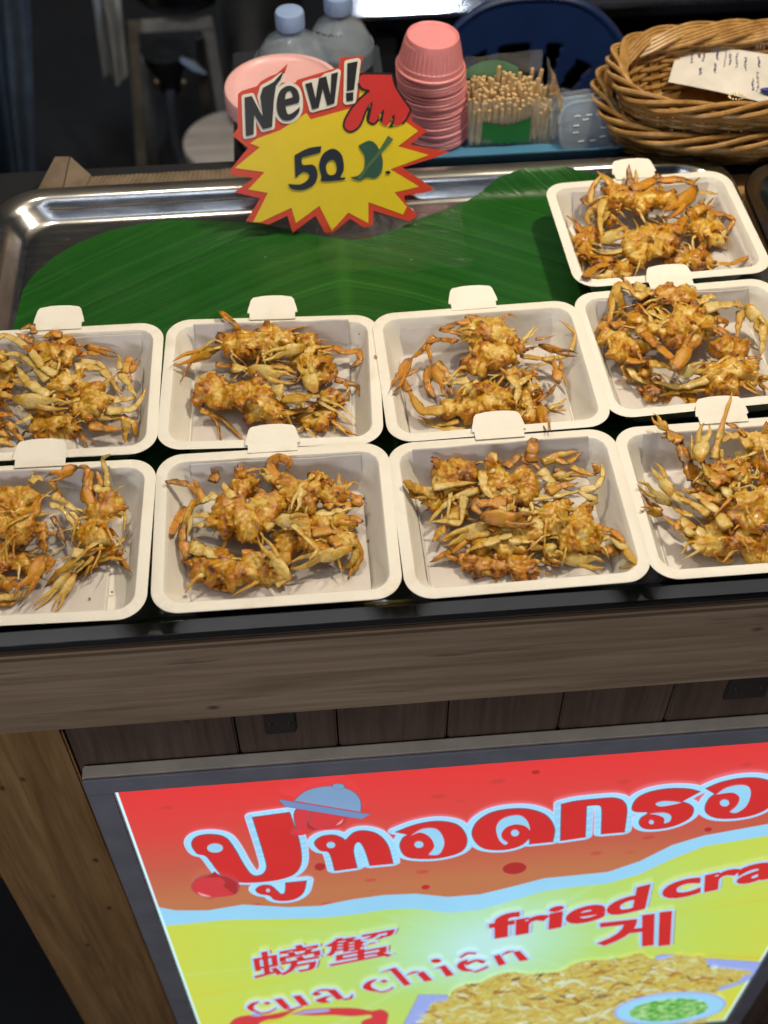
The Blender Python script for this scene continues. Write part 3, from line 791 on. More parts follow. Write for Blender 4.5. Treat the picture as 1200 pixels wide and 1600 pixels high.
cD = (cr(880, 420, .26667), .26667)
crab('D', "fried crab at the back of the pale claw box, arm looped down at its left", cD, "600,150,70,3.1 700,160,70,3.3 555,180,48,3.0 755,180,46,3.2 650,180,50,3.2 520,210,40,2.8", [
 ('l', 84, 3.6, 3.5, 'w', "425,100 480,125 555,165"), ('l', 62, 3.6, 2.2, 'g', "480,170 400,120 330,92 285,170 272,350"), ('l', 60, 2.8, 2.0, 'g', "310,140 345,230 300,285"), ('l', 66, 3.4, 3.8, 'w', "750,205 800,195 850,170 895,165"),
 ('l', 94, 3.4, 3.6, 'w', "820,235 920,212 1035,205"), ('c', 96, 3.6, 1.8, 'w', "1010,205 1080,220 1190,390"), ('l', 46, 2.4, 1.2, 'w', "1170,330 1168,430 1155,512"), ('l', 48, 3.0, 2.0, 'g', "1040,250 1032,320 1020,405"),
 ('l', 24, 3.8, 4.4, 'b', "400,110 350,60 320,45"), ('l', 40, 2.8, 2.4, 'b', "400,210 480,235 560,220")], 3, .02)
crab('D', "broad golden fried crab in the centre of the pale claw box, pincer pointing up", cD, "680,330,88,3.1 760,330,74,3.1 620,380,66,2.7 720,260,66,3.3 840,320,66,2.9 700,420,66,2.5 530,350,44,3.2 880,290,40,2.7 780,400,60,2.6 570,300,46,2.7", [
 ('l', 40, 3.2, 3.1, 'w', "500,245 545,275 605,310"), ('c', 92, 3.5, 4.4, 'o', "470,370 560,460 640,530 652,590 812,348"), ('c', 84, 3.0, 2.8, 'w', "500,558 600,565 680,610 845,568"), ('l', 70, 3.3, 3.2, 'o', "450,350 500,400 560,460"),
 ('l', 24, 2.6, 2.2, 'b', "430,245 340,285 290,350"), ('l', 36, 3.0, 2.6, 'b', "900,300 960,310 940,350")], 4)
crab('D', "fried crab at the left side of the pale claw box, short stumps pointing down", cD, "330,420,68,2.0 380,480,68,2.0 310,500,52,1.7 450,450,56,2.3 240,350,44,2.1 230,410,44,1.8 430,310,60,2.4 480,320,46,2.5", [
 ('l', 42, 1.6, .6, 'g', "345,570 370,620 405,675"), ('l', 44, 1.6, 1.3, 'w', "390,580 430,640 530,685"), ('l', 56, 2.2, 2.1, 'o', "370,530 450,545 515,530"), ('l', 52, 2.6, 2.5, 'o', "290,340 330,315 365,320"), ('l', 40, 2.4, 1.6, 'b', "290,270 230,300 200,400")], 4, .03)
crab('D', "fried crab at the front right of the pale claw box, round body facing forward", cD, "900,620,84,2.0 1000,600,84,2.2 950,680,76,1.7 1080,600,70,2.0 860,690,56,1.4 940,460,66,2.9 1020,480,56,2.7 1000,530,50,2.4 1100,650,50,1.8", [
 ('l', 54, 2.2, 1.6, 'w', "860,640 700,690 520,662"), ('l', 46, 1.7, 1.2, 'g', "830,700 690,715 558,748"), ('l', 52, 2.0, 1.8, 'g', "1090,665 1150,655 1230,630"), ('l', 40, 1.4, .6, 'o', "1150,670 1170,700 1185,745"),
 ('l', 40, 2.8, 2.4, 'b', "930,390 1040,425 1150,480"), ('l', 30, 2.4, 2.2, 'b', "1080,520 1170,530"), ('l', 40, 2.6, 2.3, 'b', "900,340 1000,400 1120,440")], 3, .03)
crab('D', "dark fried crab flat on the paper at the front of the pale claw box", cD, "520,720,56,.8 640,760,54,.8 740,770,50,.7 480,610,48,1.2 580,740,50,.8", [
 ('l', 34, 1.0, .3, 'b', "440,700 500,710 520,785"), ('l', 26, .9, .2, 'o', "430,690 455,720 462,765"), ('l', 36, 1.2, 1.0, 'g', "600,690 680,720 760,740")], 4, .16)

cE = (cr(0, 480, .216667), .216667)
crab('E', "fried crab at the back of the left-cut box with claws stretched right", cE, "300,330,84,2.9 400,330,84,3.1 480,350,80,3.0 420,420,66,2.6 470,240,56,2.6 350,400,70,2.7 440,290,60,2.9", [
 ('l', 64, 3.2, 3.1, 'o', "450,200 370,190 300,225"), ('l', 58, 2.8, 3.2, 'o', "240,245 180,225 110,190"), ('l', 44, 3.0, 3.8, 'b', "250,190 225,130 140,165"), ('c', 70, 2.7, 2.0, 'o', "555,270 620,285 845,350"),
 ('l', 60, 2.6, 2.2, 'o', "550,340 630,335 725,340"), ('l', 78, 2.8, 2.5, 'w', "540,435 620,432 745,455"), ('l', 60, 2.4, 1.4, 'w', "735,455 800,525 875,630"), ('l', 48, 2.5, 1.6, 'w', "580,388 700,405 770,450 835,545"),
 ('l', 62, 3.4, 4.0, 'w', "400,490 310,430 200,295 40,198 -60,260"), ('l', 62, 3.2, 3.4, 'w', "340,530 260,430 150,345 -20,335")], 3, .03)
crab('E', "two-lobed golden fried crab in the middle of the left-cut box", cE, "440,560,88,2.7 520,540,74,2.7 400,620,70,2.3 660,630,92,2.7 700,690,80,2.5 600,720,76,2.3 545,620,52,2.3 640,760,60,2.1 590,570,56,2.6", [
 ('l', 76, 2.4, 2.0, 'w', "775,670 870,667 980,648"), ('l', 62, 2.2, 2.0, 'w', "760,740 890,745 980,718 1055,585"), ('l', 76, 1.9, 1.6, 'w', "715,790 800,790 905,780"), ('l', 86, 1.9, 1.6, 'o', "640,850 740,868 890,880"),
 ('l', 62, 1.7, .8, 'g', "880,790 965,840 982,935"), ('l', 54, 1.6, .5, 'g', "905,820 905,900 895,985"), ('l', 58, 2.2, 2.0, 'w', "865,465 930,560 985,655"), ('l', 34, 2.2, 2.6, 'g', "745,555 800,515 860,478"), ('l', 46, 2.6, 3.0, 'w', "865,450 855,390 850,340"),
 ('c', 60, 2.0, 2.4, 'o', "940,540 940,470 1005,370"), ('l', 92, 2.8, 3.2, 'w', "350,650 270,600 200,540 120,430"), ('l', 80, 3.2, 2.8, 'w', "20,450 90,395 155,400"), ('p', 70, 2.3, 2.6, 'g', "900,470 920,400 940,350")], 3, .02)
crab('E', "round golden fried crab at the front of the left-cut box", cE, "310,850,78,1.4 400,850,82,1.7 480,850,82,1.7 420,930,72,1.2 330,930,62,1.1 520,900,50,1.2", [
 ('l', 56, 1.8, 1.2, 'o', "330,745 250,790 240,870 265,960"), ('l', 52, 2.2, 1.9, 'w', "230,780 160,825 100,835"), ('l', 50, 1.6, .6, 'g', "60,830 120,910 195,995"), ('l', 56, 2.0, 1.9, 'o', "-10,770 60,775 115,785"), ('l', 46, 1.4, .4, 'o', "0,850 35,930 55,995"), ('l', 40, 1.2, .6, 'b', "270,880 180,900 120,990")], 3, .04)
crab('E', "fried crab at the far left edge of its box with one large pale claw", cE, "20,600,56,1.8 -60,640,84,1.7 -80,480,94,2.4 -40,380,84,2.4 40,500,60,2.0 60,440,50,2.2 -60,800,80,1.4", [
 ('c', 118, 2.4, 3.0, 'w', "-80,560 0,620 110,660 500,712"), ('l', 74, 2.6, 2.6, 'o', "-10,560 50,565 100,580"), ('l', 50, 1.2, .6, 'g', "-20,900 50,920 90,945"), ('l', 50, 1.0, .5, 'g', "-10,960 60,985 110,1000")], 3)

cF = (cr(0, 690, .208333), .208333)
crab('F', "big golden fried crab cut by the left frame edge in the front row", cF, "20,440,100,2.9 130,400,84,2.9 200,420,78,3.0 160,640,92,2.9 200,560,76,3.0 40,640,100,2.6 120,720,74,2.5 260,520,48,3.1 -60,540,110,2.8 100,520,90,2.8", [
 ('l', 62, 3.4, 3.4, 'w', "225,305 275,270 325,290"), ('l', 26, 3.3, 3.8, 'w', "255,285 240,250 236,220"), ('l', 44, 3.0, 2.7, 'g', "380,300 425,360 465,405"), ('l', 66, 3.0, 2.8, 'w', "395,400 450,430 505,465"),
 ('l', 44, 2.8, 2.2, 'w', "495,470 570,512 635,560"), ('l', 60, 2.8, 2.4, 'w', "370,480 450,490 505,555"), ('l', 40, 2.4, 1.6, 'w', "500,545 555,625 570,745"), ('l', 36, 2.5, 1.7, 'g', "525,515 592,600 582,725"),
 ('c', 130, 3.3, 1.4, 'o', "320,620 320,740 345,860 120,1185"), ('l', 60, 2.2, 1.4, 'o', "390,870 370,940 345,1000"), ('l', 80, 3.2, 3.0, 'o', "300,600 310,680 330,760"),
 ('l', 70, 3.2, 2.6, 'g', "230,520 280,510 330,540"), ('l', 46, 2.2, 1.4, 'b', "390,560 440,640 500,790"), ('l', 40, 2.0, 1.6, 'o', "340,680 400,690 450,660")], 4)
crab('F', "fried crab lying under the big one at the bottom left corner of the front row", cF, "60,880,90,1.2 -40,900,110,1.4 180,900,70,1.2 -60,1060,90,1.0 250,980,56,.9", [
 ('c', 100, 1.6, 1.3, 'o', "-80,1100 20,1090 150,1040"), ('l', 70, .9, .7, 'w', "-20,1160 90,1165 200,1110"), ('l', 60, .6, .4, 'g', "-10,1200 60,1215 130,1205"), ('l', 46, 1.4, 1.1, 'w', "-10,1000 40,1050 60,1090"), ('l', 40, 1.3, .8, 'g', "200,900 260,960 280,1040")], 4, .12)
crab('F', "fried crab at the right of the left front-row box, orange claw arched over it", cF, "760,520,96,2.4 830,500,84,2.4 700,540,64,2.3 700,660,96,2.1 640,690,74,2.0 760,720,74,1.9 800,420,66,2.7 740,600,66,2.1 860,460,60,2.4", [
 ('c', 100, 2.8, 4.2, 'o', "690,480 640,340 655,200 570,195 345,285"), ('l', 96, 2.6, 3.6, 'o', "670,450 655,330 690,220"), ('l', 50, 2.9, 3.4, 'o', "760,340 745,280 725,225"), ('l', 44, 2.9, 4.6, 'w', "805,345 795,230 770,130 832,92"), ('p', 74, 3.0, 3.2, 'w', "830,370 760,355 690,345"),
 ('l', 66, 2.6, 2.3, 'w', "840,390 890,430 925,490"), ('l', 86, 1.8, 1.6, 'w', "535,830 640,830 790,780"), ('l', 66, 1.6, .4, 'g', "580,880 450,975 335,1085"), ('c', 70, 1.6, .3, 'w', "620,890 520,990 252,1260"), ('c', 74, 1.6, .3, 'w', "700,860 560,1000 400,1278"), ('l', 60, 1.9, 1.9, 'o', "640,800 720,800 800,790")], 4)
crab('F', "dark spiny fried crab tucked behind at right in the left front-row box", cF, "780,820,56,.9 840,825,48,.9 700,900,50,.8", [
 ('l', 50, 1.0, .3, 'o', "840,810 900,870 988,990"), ('l', 34, 1.3, .6, 'b', "815,655 880,720 915,795"), ('l', 46, .8, .2, 'b', "880,850 905,890 920,945"), ('l', 54, .9, .4, 'b', "700,910 630,960 560,1030"), ('l', 34, .9, .3, 'o', "870,840 930,900 950,960")], 4, .18)

cG = (cr(230, 680, .341667), .341667)
crab('G', "spidery golden fried crab filling the left half of the second front-row box", cG, "440,245,58,2.7 350,330,58,2.7 365,395,62,2.6 425,370,70,2.9 480,405,66,2.7 520,325,60,2.8 580,310,50,2.7 460,455,46,2.4 400,310,50,2.7 550,370,48,2.6", [
 ('l', 46, 3.2, 3.5, 'w', "395,290 362,250 345,212"), ('l', 30, 2.9, 2.9, 'g', "390,220 450,165 525,150"), ('l', 28, 2.8, 2.8, 'b', "430,200 480,178 502,192"), ('l', 48, 2.6, 2.8, 'b', "300,215 312,180 288,148"), ('l', 34, 2.5, 2.7, 'o', "260,310 232,240 212,200"),
 ('p', 38, 2.5, 2.8, 'b', "240,268 180,222 82,212"), ('l', 32, 2.6, 1.2, 'g', "270,285 190,330 125,440"), ('l', 28, 2.4, 1.4, 'g', "215,300 172,400 160,505"), ('l', 34, 2.5, 1.8, 'w', "300,368 205,370 180,480"), ('l', 30, 2.4, 2.0, 'w', "260,415 205,415"), ('p', 48, 1.8, .8, 'o', "180,330 132,395 108,455"),
 ('c', 74, 2.9, 3.3, 'w', "540,425 590,395 745,385"), ('l', 30, 3.1, 2.9, 'w', "665,408 715,460 780,520 738,575"), ('l', 56, 2.8, 2.6, 'w', "320,270 280,290 240,310"), ('l', 40, 3.0, 2.8, 'w', "540,285 600,290 640,320")], 4, .02)
crab('G', "ragged orange fried crab at the back right of the second front-row box", cG, "640,230,62,2.3 700,260,64,2.4 760,250,54,2.4 780,200,44,2.3 720,320,54,2.1 830,270,52,2.1 880,265,42,2.0 660,280,50,2.3", [
 ('l', 48, 2.7, 3.2, 'o', "600,225 560,130 610,100 652,125 640,160"), ('c', 50, 2.7, 2.8, 'w', "610,240 570,215 512,152"), ('c', 58, 3.0, 3.0, 'w', "760,180 730,210 665,352"), ('l', 50, 2.1, 1.8, 'o', "870,255 930,278 995,290"), ('l', 44, 2.0, 1.7, 'w', "770,365 860,350 960,325"),
 ('l', 42, 1.8, 1.6, 'o', "890,325 950,312 1002,312"), ('l', 42, 1.9, 1.9, 'o', "955,322 982,275"), ('l', 44, 2.2, 2.0, 'o', "820,330 850,305 905,320"), ('l', 30, 2.4, 2.6, 'b', "830,230 855,205"), ('p', 46, 1.3, 1.1, 'o', "860,400 930,380 988,398")], 3, .10)
crab('G', "fried crab with a long pale green claw at the right of the second front-row box", cG, "800,400,54,1.6 880,400,50,1.4 740,470,54,1.6 640,490,62,1.7 905,480,48,1.9 700,420,50,1.8 800,470,48,1.6", [
 ('l', 52, 2.3, 2.2, 'o', "755,445 840,437 925,452"), ('c', 72, 2.2, 1.8, 'w', "950,480 925,520 640,602"), ('l', 64, 2.2, 2.0, 'o', "840,500 900,475 960,490"), ('l', 46, 1.9, .5, 'o', "935,480 975,545 918,655"), ('l', 32, 1.7, .4, 'g', "955,520 935,590 878,612"), ('l', 60, 2.2, 2.1, 'o', "740,500 790,510 840,510"), ('l', 26, 1.4, .4, 'g', "950,540 960,600 930,640")], 3)
crab('G', "golden brown fried crab along the front of the second front-row box", cG, "260,600,62,1.2 310,615,62,1.4 365,600,54,1.5 420,635,72,1.4 475,600,64,1.7 235,545,50,1.4 540,635,54,1.3 605,640,48,1.2 330,560,46,1.5", [
 ('l', 74, 2.0, 1.9, 'w', "200,508 260,530 325,562"), ('c', 66, 2.4, 3.4, 'w', "590,690 648,655 512,462"), ('l', 58, 2.2, 2.0, 'g', "655,560 600,570 550,605"), ('l', 34, .8, .3, 'o', "500,680 560,705 612,712"), ('l', 46, .9, .5, 'b', "390,690 340,695 280,692"), ('l', 50, 1.8, 2.3, 'b', "195,560 160,480 172,395"), ('l', 34, 2.2, 2.0, 'b', "430,530 490,540 540,560")], 4, .08)

cH = (cr(600, 650, .358333), .358333)
crab('H', "fried crab with two glassy body halves at the back of the flake box", cH, "500,280,54,2.9 520,335,50,2.9 612,270,58,3.1 622,335,54,3.0 560,305,42,2.8 560,370,42,2.6 480,230,36,2.8", [
 ('p', 58, 3.2, 4.0, 'o', "640,200 640,165 655,98"), ('l', 40, 3.2, 3.2, 'b', "530,225 590,170 640,190"), ('l', 34, 3.2, 3.0, 'b', "600,185 650,205 695,245"), ('p', 56, 3.1, 3.6, 'w', "465,255 455,205 482,160"), ('p', 46, 3.3, 3.0, 'w', "430,240 440,310 482,362"), ('l', 46, 3.2, 3.0, 'w', "680,235 720,270 738,325"),
 ('c', 50, 3.0, 2.8, 'w', "690,275 740,268 845,258"), ('l', 46, 3.1, 2.9, 'o', "715,330 770,305 848,290"), ('l', 44, 2.9, 2.8, 'w', "640,360 740,350 860,325"), ('l', 34, 2.8, 3.4, 'w', "850,328 925,310 955,265 948,205"), ('l', 42, 2.8, 2.2, 'w', "855,325 920,370 812,418"), ('c', 50, 2.7, 2.0, 'w', "860,330 925,350 860,410"),
 ('l', 40, 2.3, 2.5, 'g', "690,205 760,172 850,155"), ('l', 34, 2.3, 2.1, 'o', "740,185 800,205 865,158"), ('l', 34, 1.9, 1.7, 'g', "815,220 880,250 930,262"), ('l', 30, 1.9, 2.4, 'o', "935,250 905,205"), ('p', 44, 3.3, 3.0, 'w', "700,265 740,290 718,328"), ('l', 34, 2.2, 1.9, 'b', "740,230 800,250 890,270")], 4)
crab('H', "fried crab at the left of the flake box with curled leg ends", cH, "290,250,66,2.3 360,250,54,2.5 250,290,46,2.1 330,220,46,2.3 215,360,52,1.6 300,300,46,2.2 380,330,40,2.2", [
 ('l', 36, 2.8, 2.9, 'w', "210,310 310,298 412,288"), ('l', 32, 3.0, 1.2, 'w', "410,325 310,352 245,405 188,478"), ('p', 58, 2.2, 2.3, 'g', "240,345 160,320 88,295"), ('p', 46, 2.0, 2.0, 'g', "200,335 140,350 105,308"), ('l', 42, 2.0, 1.4, 'g', "240,330 190,372 160,385"), ('l', 36, 2.6, 1.9, 'w', "350,345 345,405 338,470"),
 ('l', 34, 2.0, 1.7, 'w', "340,470 280,458 200,462"), ('c', 84, 3.0, 3.0, 'o', "420,372 395,395 430,440 668,452"), ('l', 66, 3.0, 3.0, 'o', "540,378 460,380 395,395"), ('l', 48, 3.0, 2.8, 'w', "500,410 550,395 580,400")], 3, .04)
crab('H', "pile of pale legged fried crab in the middle of the flake box", cH, "560,500,62,1.6 480,520,54,1.5 640,500,54,1.8 420,560,54,1.3 540,570,54,1.3 320,430,54,1.4 600,560,46,1.3", [
 ('c', 70, 2.3, 1.8, 'w', "530,465 460,475 250,555"), ('l', 50, 2.0, 1.4, 'g', "470,500 350,525 240,552"), ('l', 44, 1.6, .6, 'o', "350,540 290,590 198,640"), ('l', 36, 1.2, .5, 'o', "270,590 300,620 345,632"), ('l', 46, 2.1, 1.7, 'w', "500,535 430,560 368,592"), ('l', 38, 2.2, 1.8, 'w', "560,518 490,535 400,562"),
 ('l', 56, 2.4, 2.0, 'w', "650,455 685,500 692,545"), ('l', 50, 1.6, 1.1, 'g', "270,490 235,510 215,555"), ('l', 50, 2.6, 2.4, 'w', "600,400 640,420 690,410"), ('l', 40, 2.0, 1.9, 'w', "540,540 600,545 660,545"), ('l', 36, 2.2, 2.2, 'b', "590,470 640,490 700,520"), ('l', 36, 2.3, 2.1, 'b', "460,500 490,480 520,490")], 5, -.03)
crab('H', "fried crab at the right of the flake box with a long curved cream leg", cH, "785,500,62,2.1 850,500,70,2.3 860,450,54,2.3 820,555,54,1.9 750,450,54,2.0 720,420,44,2.3 905,545,42,1.9 770,400,44,2.2", [
 ('l', 44, 2.0, .7, 'w', "890,550 990,525 1055,585 1092,645 1020,662"), ('l', 36, 2.1, 1.5, 'o', "915,480 990,498 1040,540 1035,580"), ('l', 58, 1.5, 1.0, 'o', "950,600 1005,572 1030,612"), ('c', 78, 1.9, 1.6, 'w', "640,562 700,575 775,625"), ('c', 76, 1.8, 1.2, 'w', "710,600 770,610 965,650"),
 ('l', 44, 1.2, .9, 'o', "690,620 730,640 770,652"), ('l', 60, 2.4, 2.4, 'w', "705,410 740,430 760,470"), ('l', 36, 1.6, 1.0, 'o', "860,590 930,585 960,600"), ('l', 40, 2.1, 2.0, 'w', "690,440 720,480 740,490")], 3, -.04)
crab('H', "orange crusted fried crab lying flat at the front of the flake box", cH, "430,650,50,.8 380,630,46,.9 500,660,42,.8 590,665,54,1.0 620,640,44,1.0 560,635,42,1.0 640,680,36,.8 460,630,40,.9", [
 ('l', 50, 1.2, .7, 'o', "350,600 358,650 350,682"), ('l', 34, 1.4, 1.0, 'o', "468,588 500,620 540,645"), ('l', 34, .5, .3, 'o', "470,700 500,712 548,718"), ('l', 60, 1.2, 1.0, 'w', "370,610 430,600 490,640"), ('l', 44, 1.0, .8, 'g', "400,660 470,680 530,690")], 2, .14)

cI = (cr(950, 600, .208333), .208333)
crab('I', "fried crab at the upper right of the right front-row box, long spike leg upright", cI, "1100,420,84,3.5 1160,480,74,3.5 1190,440,84,3.5 1210,600,110,2.8 980,690,84,3.0 920,640,74,3.0 1100,560,80,2.6 1010,560,70,2.8", [
 ('l', 52, 3.9, 5.0, 'g', "828,425 860,300 935,48"), ('l', 76, 3.9, 3.7, 'g', "1065,480 1000,385 915,395 800,445"), ('p', 52, 4.0, 4.4, 'b', "1040,390 970,325 885,295"), ('l', 60, 3.5, 4.1, 'g', "795,565 815,460 862,368"), ('l', 44, 3.6, 3.0, 'g', "838,490 855,560 882,650"), ('l', 40, 3.8, 3.9, 'w', "930,380 890,360 855,345")], 3, .06)
crab('I', "fried crab at the centre of the right front-row box holding claws straight up", cI, "700,705,76,2.6 780,700,84,3.0 820,640,56,3.2 860,715,76,3.2 740,770,60,2.6", [
 ('c', 128, 3.4, 4.8, 'w', "840,760 760,690 690,570 738,292"), ('l', 110, 3.6, 3.8, 'o', "850,750 770,680 700,560"), ('l', 112, 2.6, 3.6, 'b', "640,720 600,600 545,450 480,390"), ('l', 86, 3.4, 3.5, 'b', "540,440 480,380 400,400"), ('c', 84, 3.6, 4.2, 'g', "480,430 440,340 335,235"), ('l', 50, 3.3, 3.6, 'w', "650,570 630,470 600,440"), ('l', 40, 3.6, 4.2, 'w', "650,500 635,440 625,380")], 3, .05)
crab('I', "broad orange fried crab at right in the right front-row box, pale pincers pointing left", cI, "1000,900,84,3.2 1080,880,92,3.2 1130,1000,100,2.8 1000,1020,74,2.7 1065,1080,56,2.3 830,860,64,2.7 1210,950,100,2.8 930,950,60,2.8 1180,820,80,3.0", [
 ('c', 110, 2.8, 2.2, 'w', "760,980 620,890 470,820 335,592"), ('c', 92, 2.2, 1.6, 'w', "640,985 540,960 470,900 220,742"), ('l', 86, 3.0, 2.6, 'w', "900,1080 820,960 700,860 560,780"), ('l', 74, 3.6, 3.4, 'w', "880,775 910,850 945,925"), ('l', 110, 2.4, 2.2, 'w', "480,820 600,880 740,990"), ('l', 70, 2.8, 2.6, 'o', "780,890 700,820 600,800")], 3, .06)
crab('I', "golden fried crab at the front of the right front-row box, legs reaching left", cI, "850,1180,92,1.8 760,1200,84,1.6 950,1180,84,1.8 1060,1200,84,1.6 1160,1180,92,1.6 850,1080,100,1.8 1150,1290,74,1.2 690,1180,56,1.8 1000,1120,70,1.9 1060,1270,60,1.2", [
 ('l', 106, 2.2, 2.2, 'o', "625,1100 555,1030 500,1100"), ('p', 84, 2.4, 2.3, 'w', "630,1130 600,1080 555,1000"), ('c', 74, 2.0, 1.4, 'g', "520,1070 400,980 240,935"), ('l', 50, 1.6, 1.9, 'o', "400,960 310,890 250,820"), ('l', 74, 1.9, 2.0, 'w', "720,1250 620,1170 535,1110"), ('l', 70, .9, .7, 'g', "930,1300 860,1315 820,1290"), ('l', 80, 2.0, 1.8, 'w', "660,1080 720,1150 740,1230")], 4)

# ---- merge the body lumps of each crab into one continuous crusted mesh
tmp = []
for mb, t, seed, tone in ALLBODY:
    me = mb.mesh("lumps"); o = bpy.data.objects.new("lumps", me); C.objects.link(o)
    md = modif(o, 'REMESH', mode='VOXEL', voxel_size=.00105, adaptivity=0.0)
    ms = modif(o, 'SMOOTH', factor=.5, iterations=9)
    tmp.append(o)
bpy.context.view_layer.update()
dg = bpy.context.evaluated_depsgraph_get()
NV = mnoise.noise
for o, (mb, t, seed, tone) in zip(tmp, ALLBODY):
    me = bpy.data.meshes.new_from_object(o.evaluated_get(dg))
    n = len(me.vertices)
    co = np.empty(n * 3); me.vertices.foreach_get('co', co); co = co.reshape(-1, 3)
    no = np.empty(n * 3); me.vertices.foreach_get('normal', no); no = no.reshape(-1, 3)
    tn = np.empty(n); out = np.empty_like(co); mid = co.mean(axis=0)
    for i in range(n):
        p = Vector(co[i]); s = Vector((seed, seed * .3, 0))
        a = NV(p * 110 + s); b = NV(p * 400 + s); d = NV(p * 1000 + s); rdg = abs(NV(p * 130 - s))
        ang = math.atan2(co[i][1] - mid[1], co[i][0] - mid[0]) + .35 * a
        gr = abs(math.sin(ang * 6)) ** .6                      # the segments of meat round the middle
        tear = max(0, NV(p * 260 + s * 2) - .30)
        out[i] = co[i] + no[i] * (.0013 * a + .0005 * b + .0003 * d - .004 * max(0, .12 - rdg) + .009 * tear * (1 - .6 * abs(no[i][2])))
        tn[i] = .365 + tone + .20 * b + .46 * a + .7 * tear + 1.6 * max(0, .10 - rdg) - .12 * max(0, no[i][2])
    out[:, 2] = np.maximum(out[:, 2], FLOOR + .0012)
    me.vertices.foreach_set('co', out.ravel())
    at_ = me.attributes.new('tone', 'FLOAT', 'POINT'); at_.data.foreach_set('value', tn)
    finish("body", me, M_body, t, smooth=True)
for o in tmp:
    d = o.data; bpy.data.objects.remove(o); bpy.data.meshes.remove(d)

# crumbs of batter dropped on the rims and papers
cm = MB(); cr_ = random.Random(3)
for k, (x, y) in enumerate(((586, 556), (561, 522), (588, 558), (175, 925), (612, 830), (240, 850), (970, 778), (140, 935), (1010, 860), (575, 845))):
    P = at((x, y), RIM + .001 if k < 3 else FLOOR + .003)
    cm.sphere(P, (.0012, .0009, .0008), 1, .6)
for key, (bx, by, th) in BOX.items():
    for k in range(14):
        x, y = cr_.uniform(-.46, .46) * FW, cr_.uniform(-.46, .46) * FD
        a = cr_.uniform(.0004, .0012)
        cm.sphere((bx + x, by + y, inner_z(x, y) + .0022), (a, a * cr_.uniform(.5, 1), a * .7), 1, cr_.uniform(.3, .8))
tag(build(cm, "crumbs", M_body, None, (0, .7, RIM)), "tiny golden batter crumbs scattered on the boxes", "crumbs", kind='stuff')
# ================================================================== FLAT PRINTED SHAPES (sign and price tag)
class Plane:
    def __init__(self, p0, u, n):
        self.p0 = np.array(p0, float); self.n = np.array(n, float) / np.linalg.norm(n)
        self.u = np.array(u, float) / np.linalg.norm(u); self.v = np.cross(self.n, self.u)
    def uv(self, px):
        d = ray(px); t = ((self.p0 - CAM) @ self.n) / (d @ self.n); q = CAM + d * t - self.p0
        return (float(q @ self.u), float(q @ self.v))
    def mat(self, off):
        m = Matrix.Identity(4); p = self.p0 + self.n * off
        for i in range(3):
            m[i][0] = self.u[i]; m[i][1] = self.v[i]; m[i][2] = self.n[i]; m[i][3] = p[i]
        return m
def smooth_poly(pts, corners, n=5):
    """closed outline, rounded through every point that is not marked as a corner"""
    out = []; k = len(pts)
    P = [np.array(p) for p in pts]
    for i in range(k):
        a, b = P[i], P[(i + 1) % k]
        pv = P[i - 1] if i not in corners else a; nx = P[(i + 2) % k] if (i + 1) % k not in corners else b
        t0 = (b - pv) / 2; t1 = (nx - a) / 2
        for j in range(n):
            t = j / n; t2, t3 = t * t, t * t * t
            out.append((2 * t3 - 3 * t2 + 1) * a + (t3 - 2 * t2 + t) * t0 + (-2 * t3 + 3 * t2) * b + (t3 - t2) * t1)
    return out
def shape(s, c=None, smooth=True):
    """'x,y x,y* ...' with * marking a sharp corner -> photograph pixels"""
    pts = []; corners = set()
    for i, tk in enumerate(s.split()):
        if tk.endswith('*'): corners.add(i); tk = tk[:-1]
        x, y = (float(q) for q in tk.split(',')); pts.append(c(x, y) if c else (x, y))
    if not smooth: return [np.array(p) for p in pts]
    return smooth_poly(pts, corners)
def ellipse(cx, cy, rx, ry, c=None, rot=0, n=24):
    o = []
    for k in range(n):
        a = 2 * math.pi * k / n; x, y = rx * math.cos(a), ry * math.sin(a)
        x, y = cx + x * math.cos(rot) - y * math.sin(rot), cy + x * math.sin(rot) + y * math.cos(rot)
        o.append(np.array(c(x, y) if c else (x, y)))
    return o
def area(p):
    return .5 * sum(p[i][0] * p[(i + 1) % len(p)][1] - p[(i + 1) % len(p)][0] * p[i][1] for i in range(len(p)))
def grow_poly(p, w):
    """offset a closed outline outwards by w with round joins"""
    if area(p) < 0: p = p[::-1]
    q = [p[0]]
    for a in p[1:]:
        if math.dist(a, q[-1]) > 1e-5: q.append(a)
    p = q; n = len(p); out = []
    for i in range(n):
        a, b, c = np.array(p[i - 1]), np.array(p[i]), np.array(p[(i + 1) % n])
        d0 = (b - a) / (np.linalg.norm(b - a) + 1e-12); d1 = (c - b) / (np.linalg.norm(c - b) + 1e-12)
        n0 = np.array([d0[1], -d0[0]]); n1 = np.array([d1[1], -d1[0]])
        cross = d0[0] * d1[1] - d0[1] * d1[0]
        if cross > .25 and w > 0:
            a0 = math.atan2(n0[1], n0[0]); a1 = math.atan2(n1[1], n1[0])
            if a1 < a0: a1 += 2 * math.pi
            for k in range(4):
                t = a0 + (a1 - a0) * k / 3; out.append(b + w * np.array([math.cos(t), math.sin(t)]))
        else:
            m_ = n0 + n1; L = np.linalg.norm(m_)
            m_ = m_ / L if L > 1e-6 else n0
            out.append(b + m_ * w / max(.45, float(m_ @ n0)))
    return out
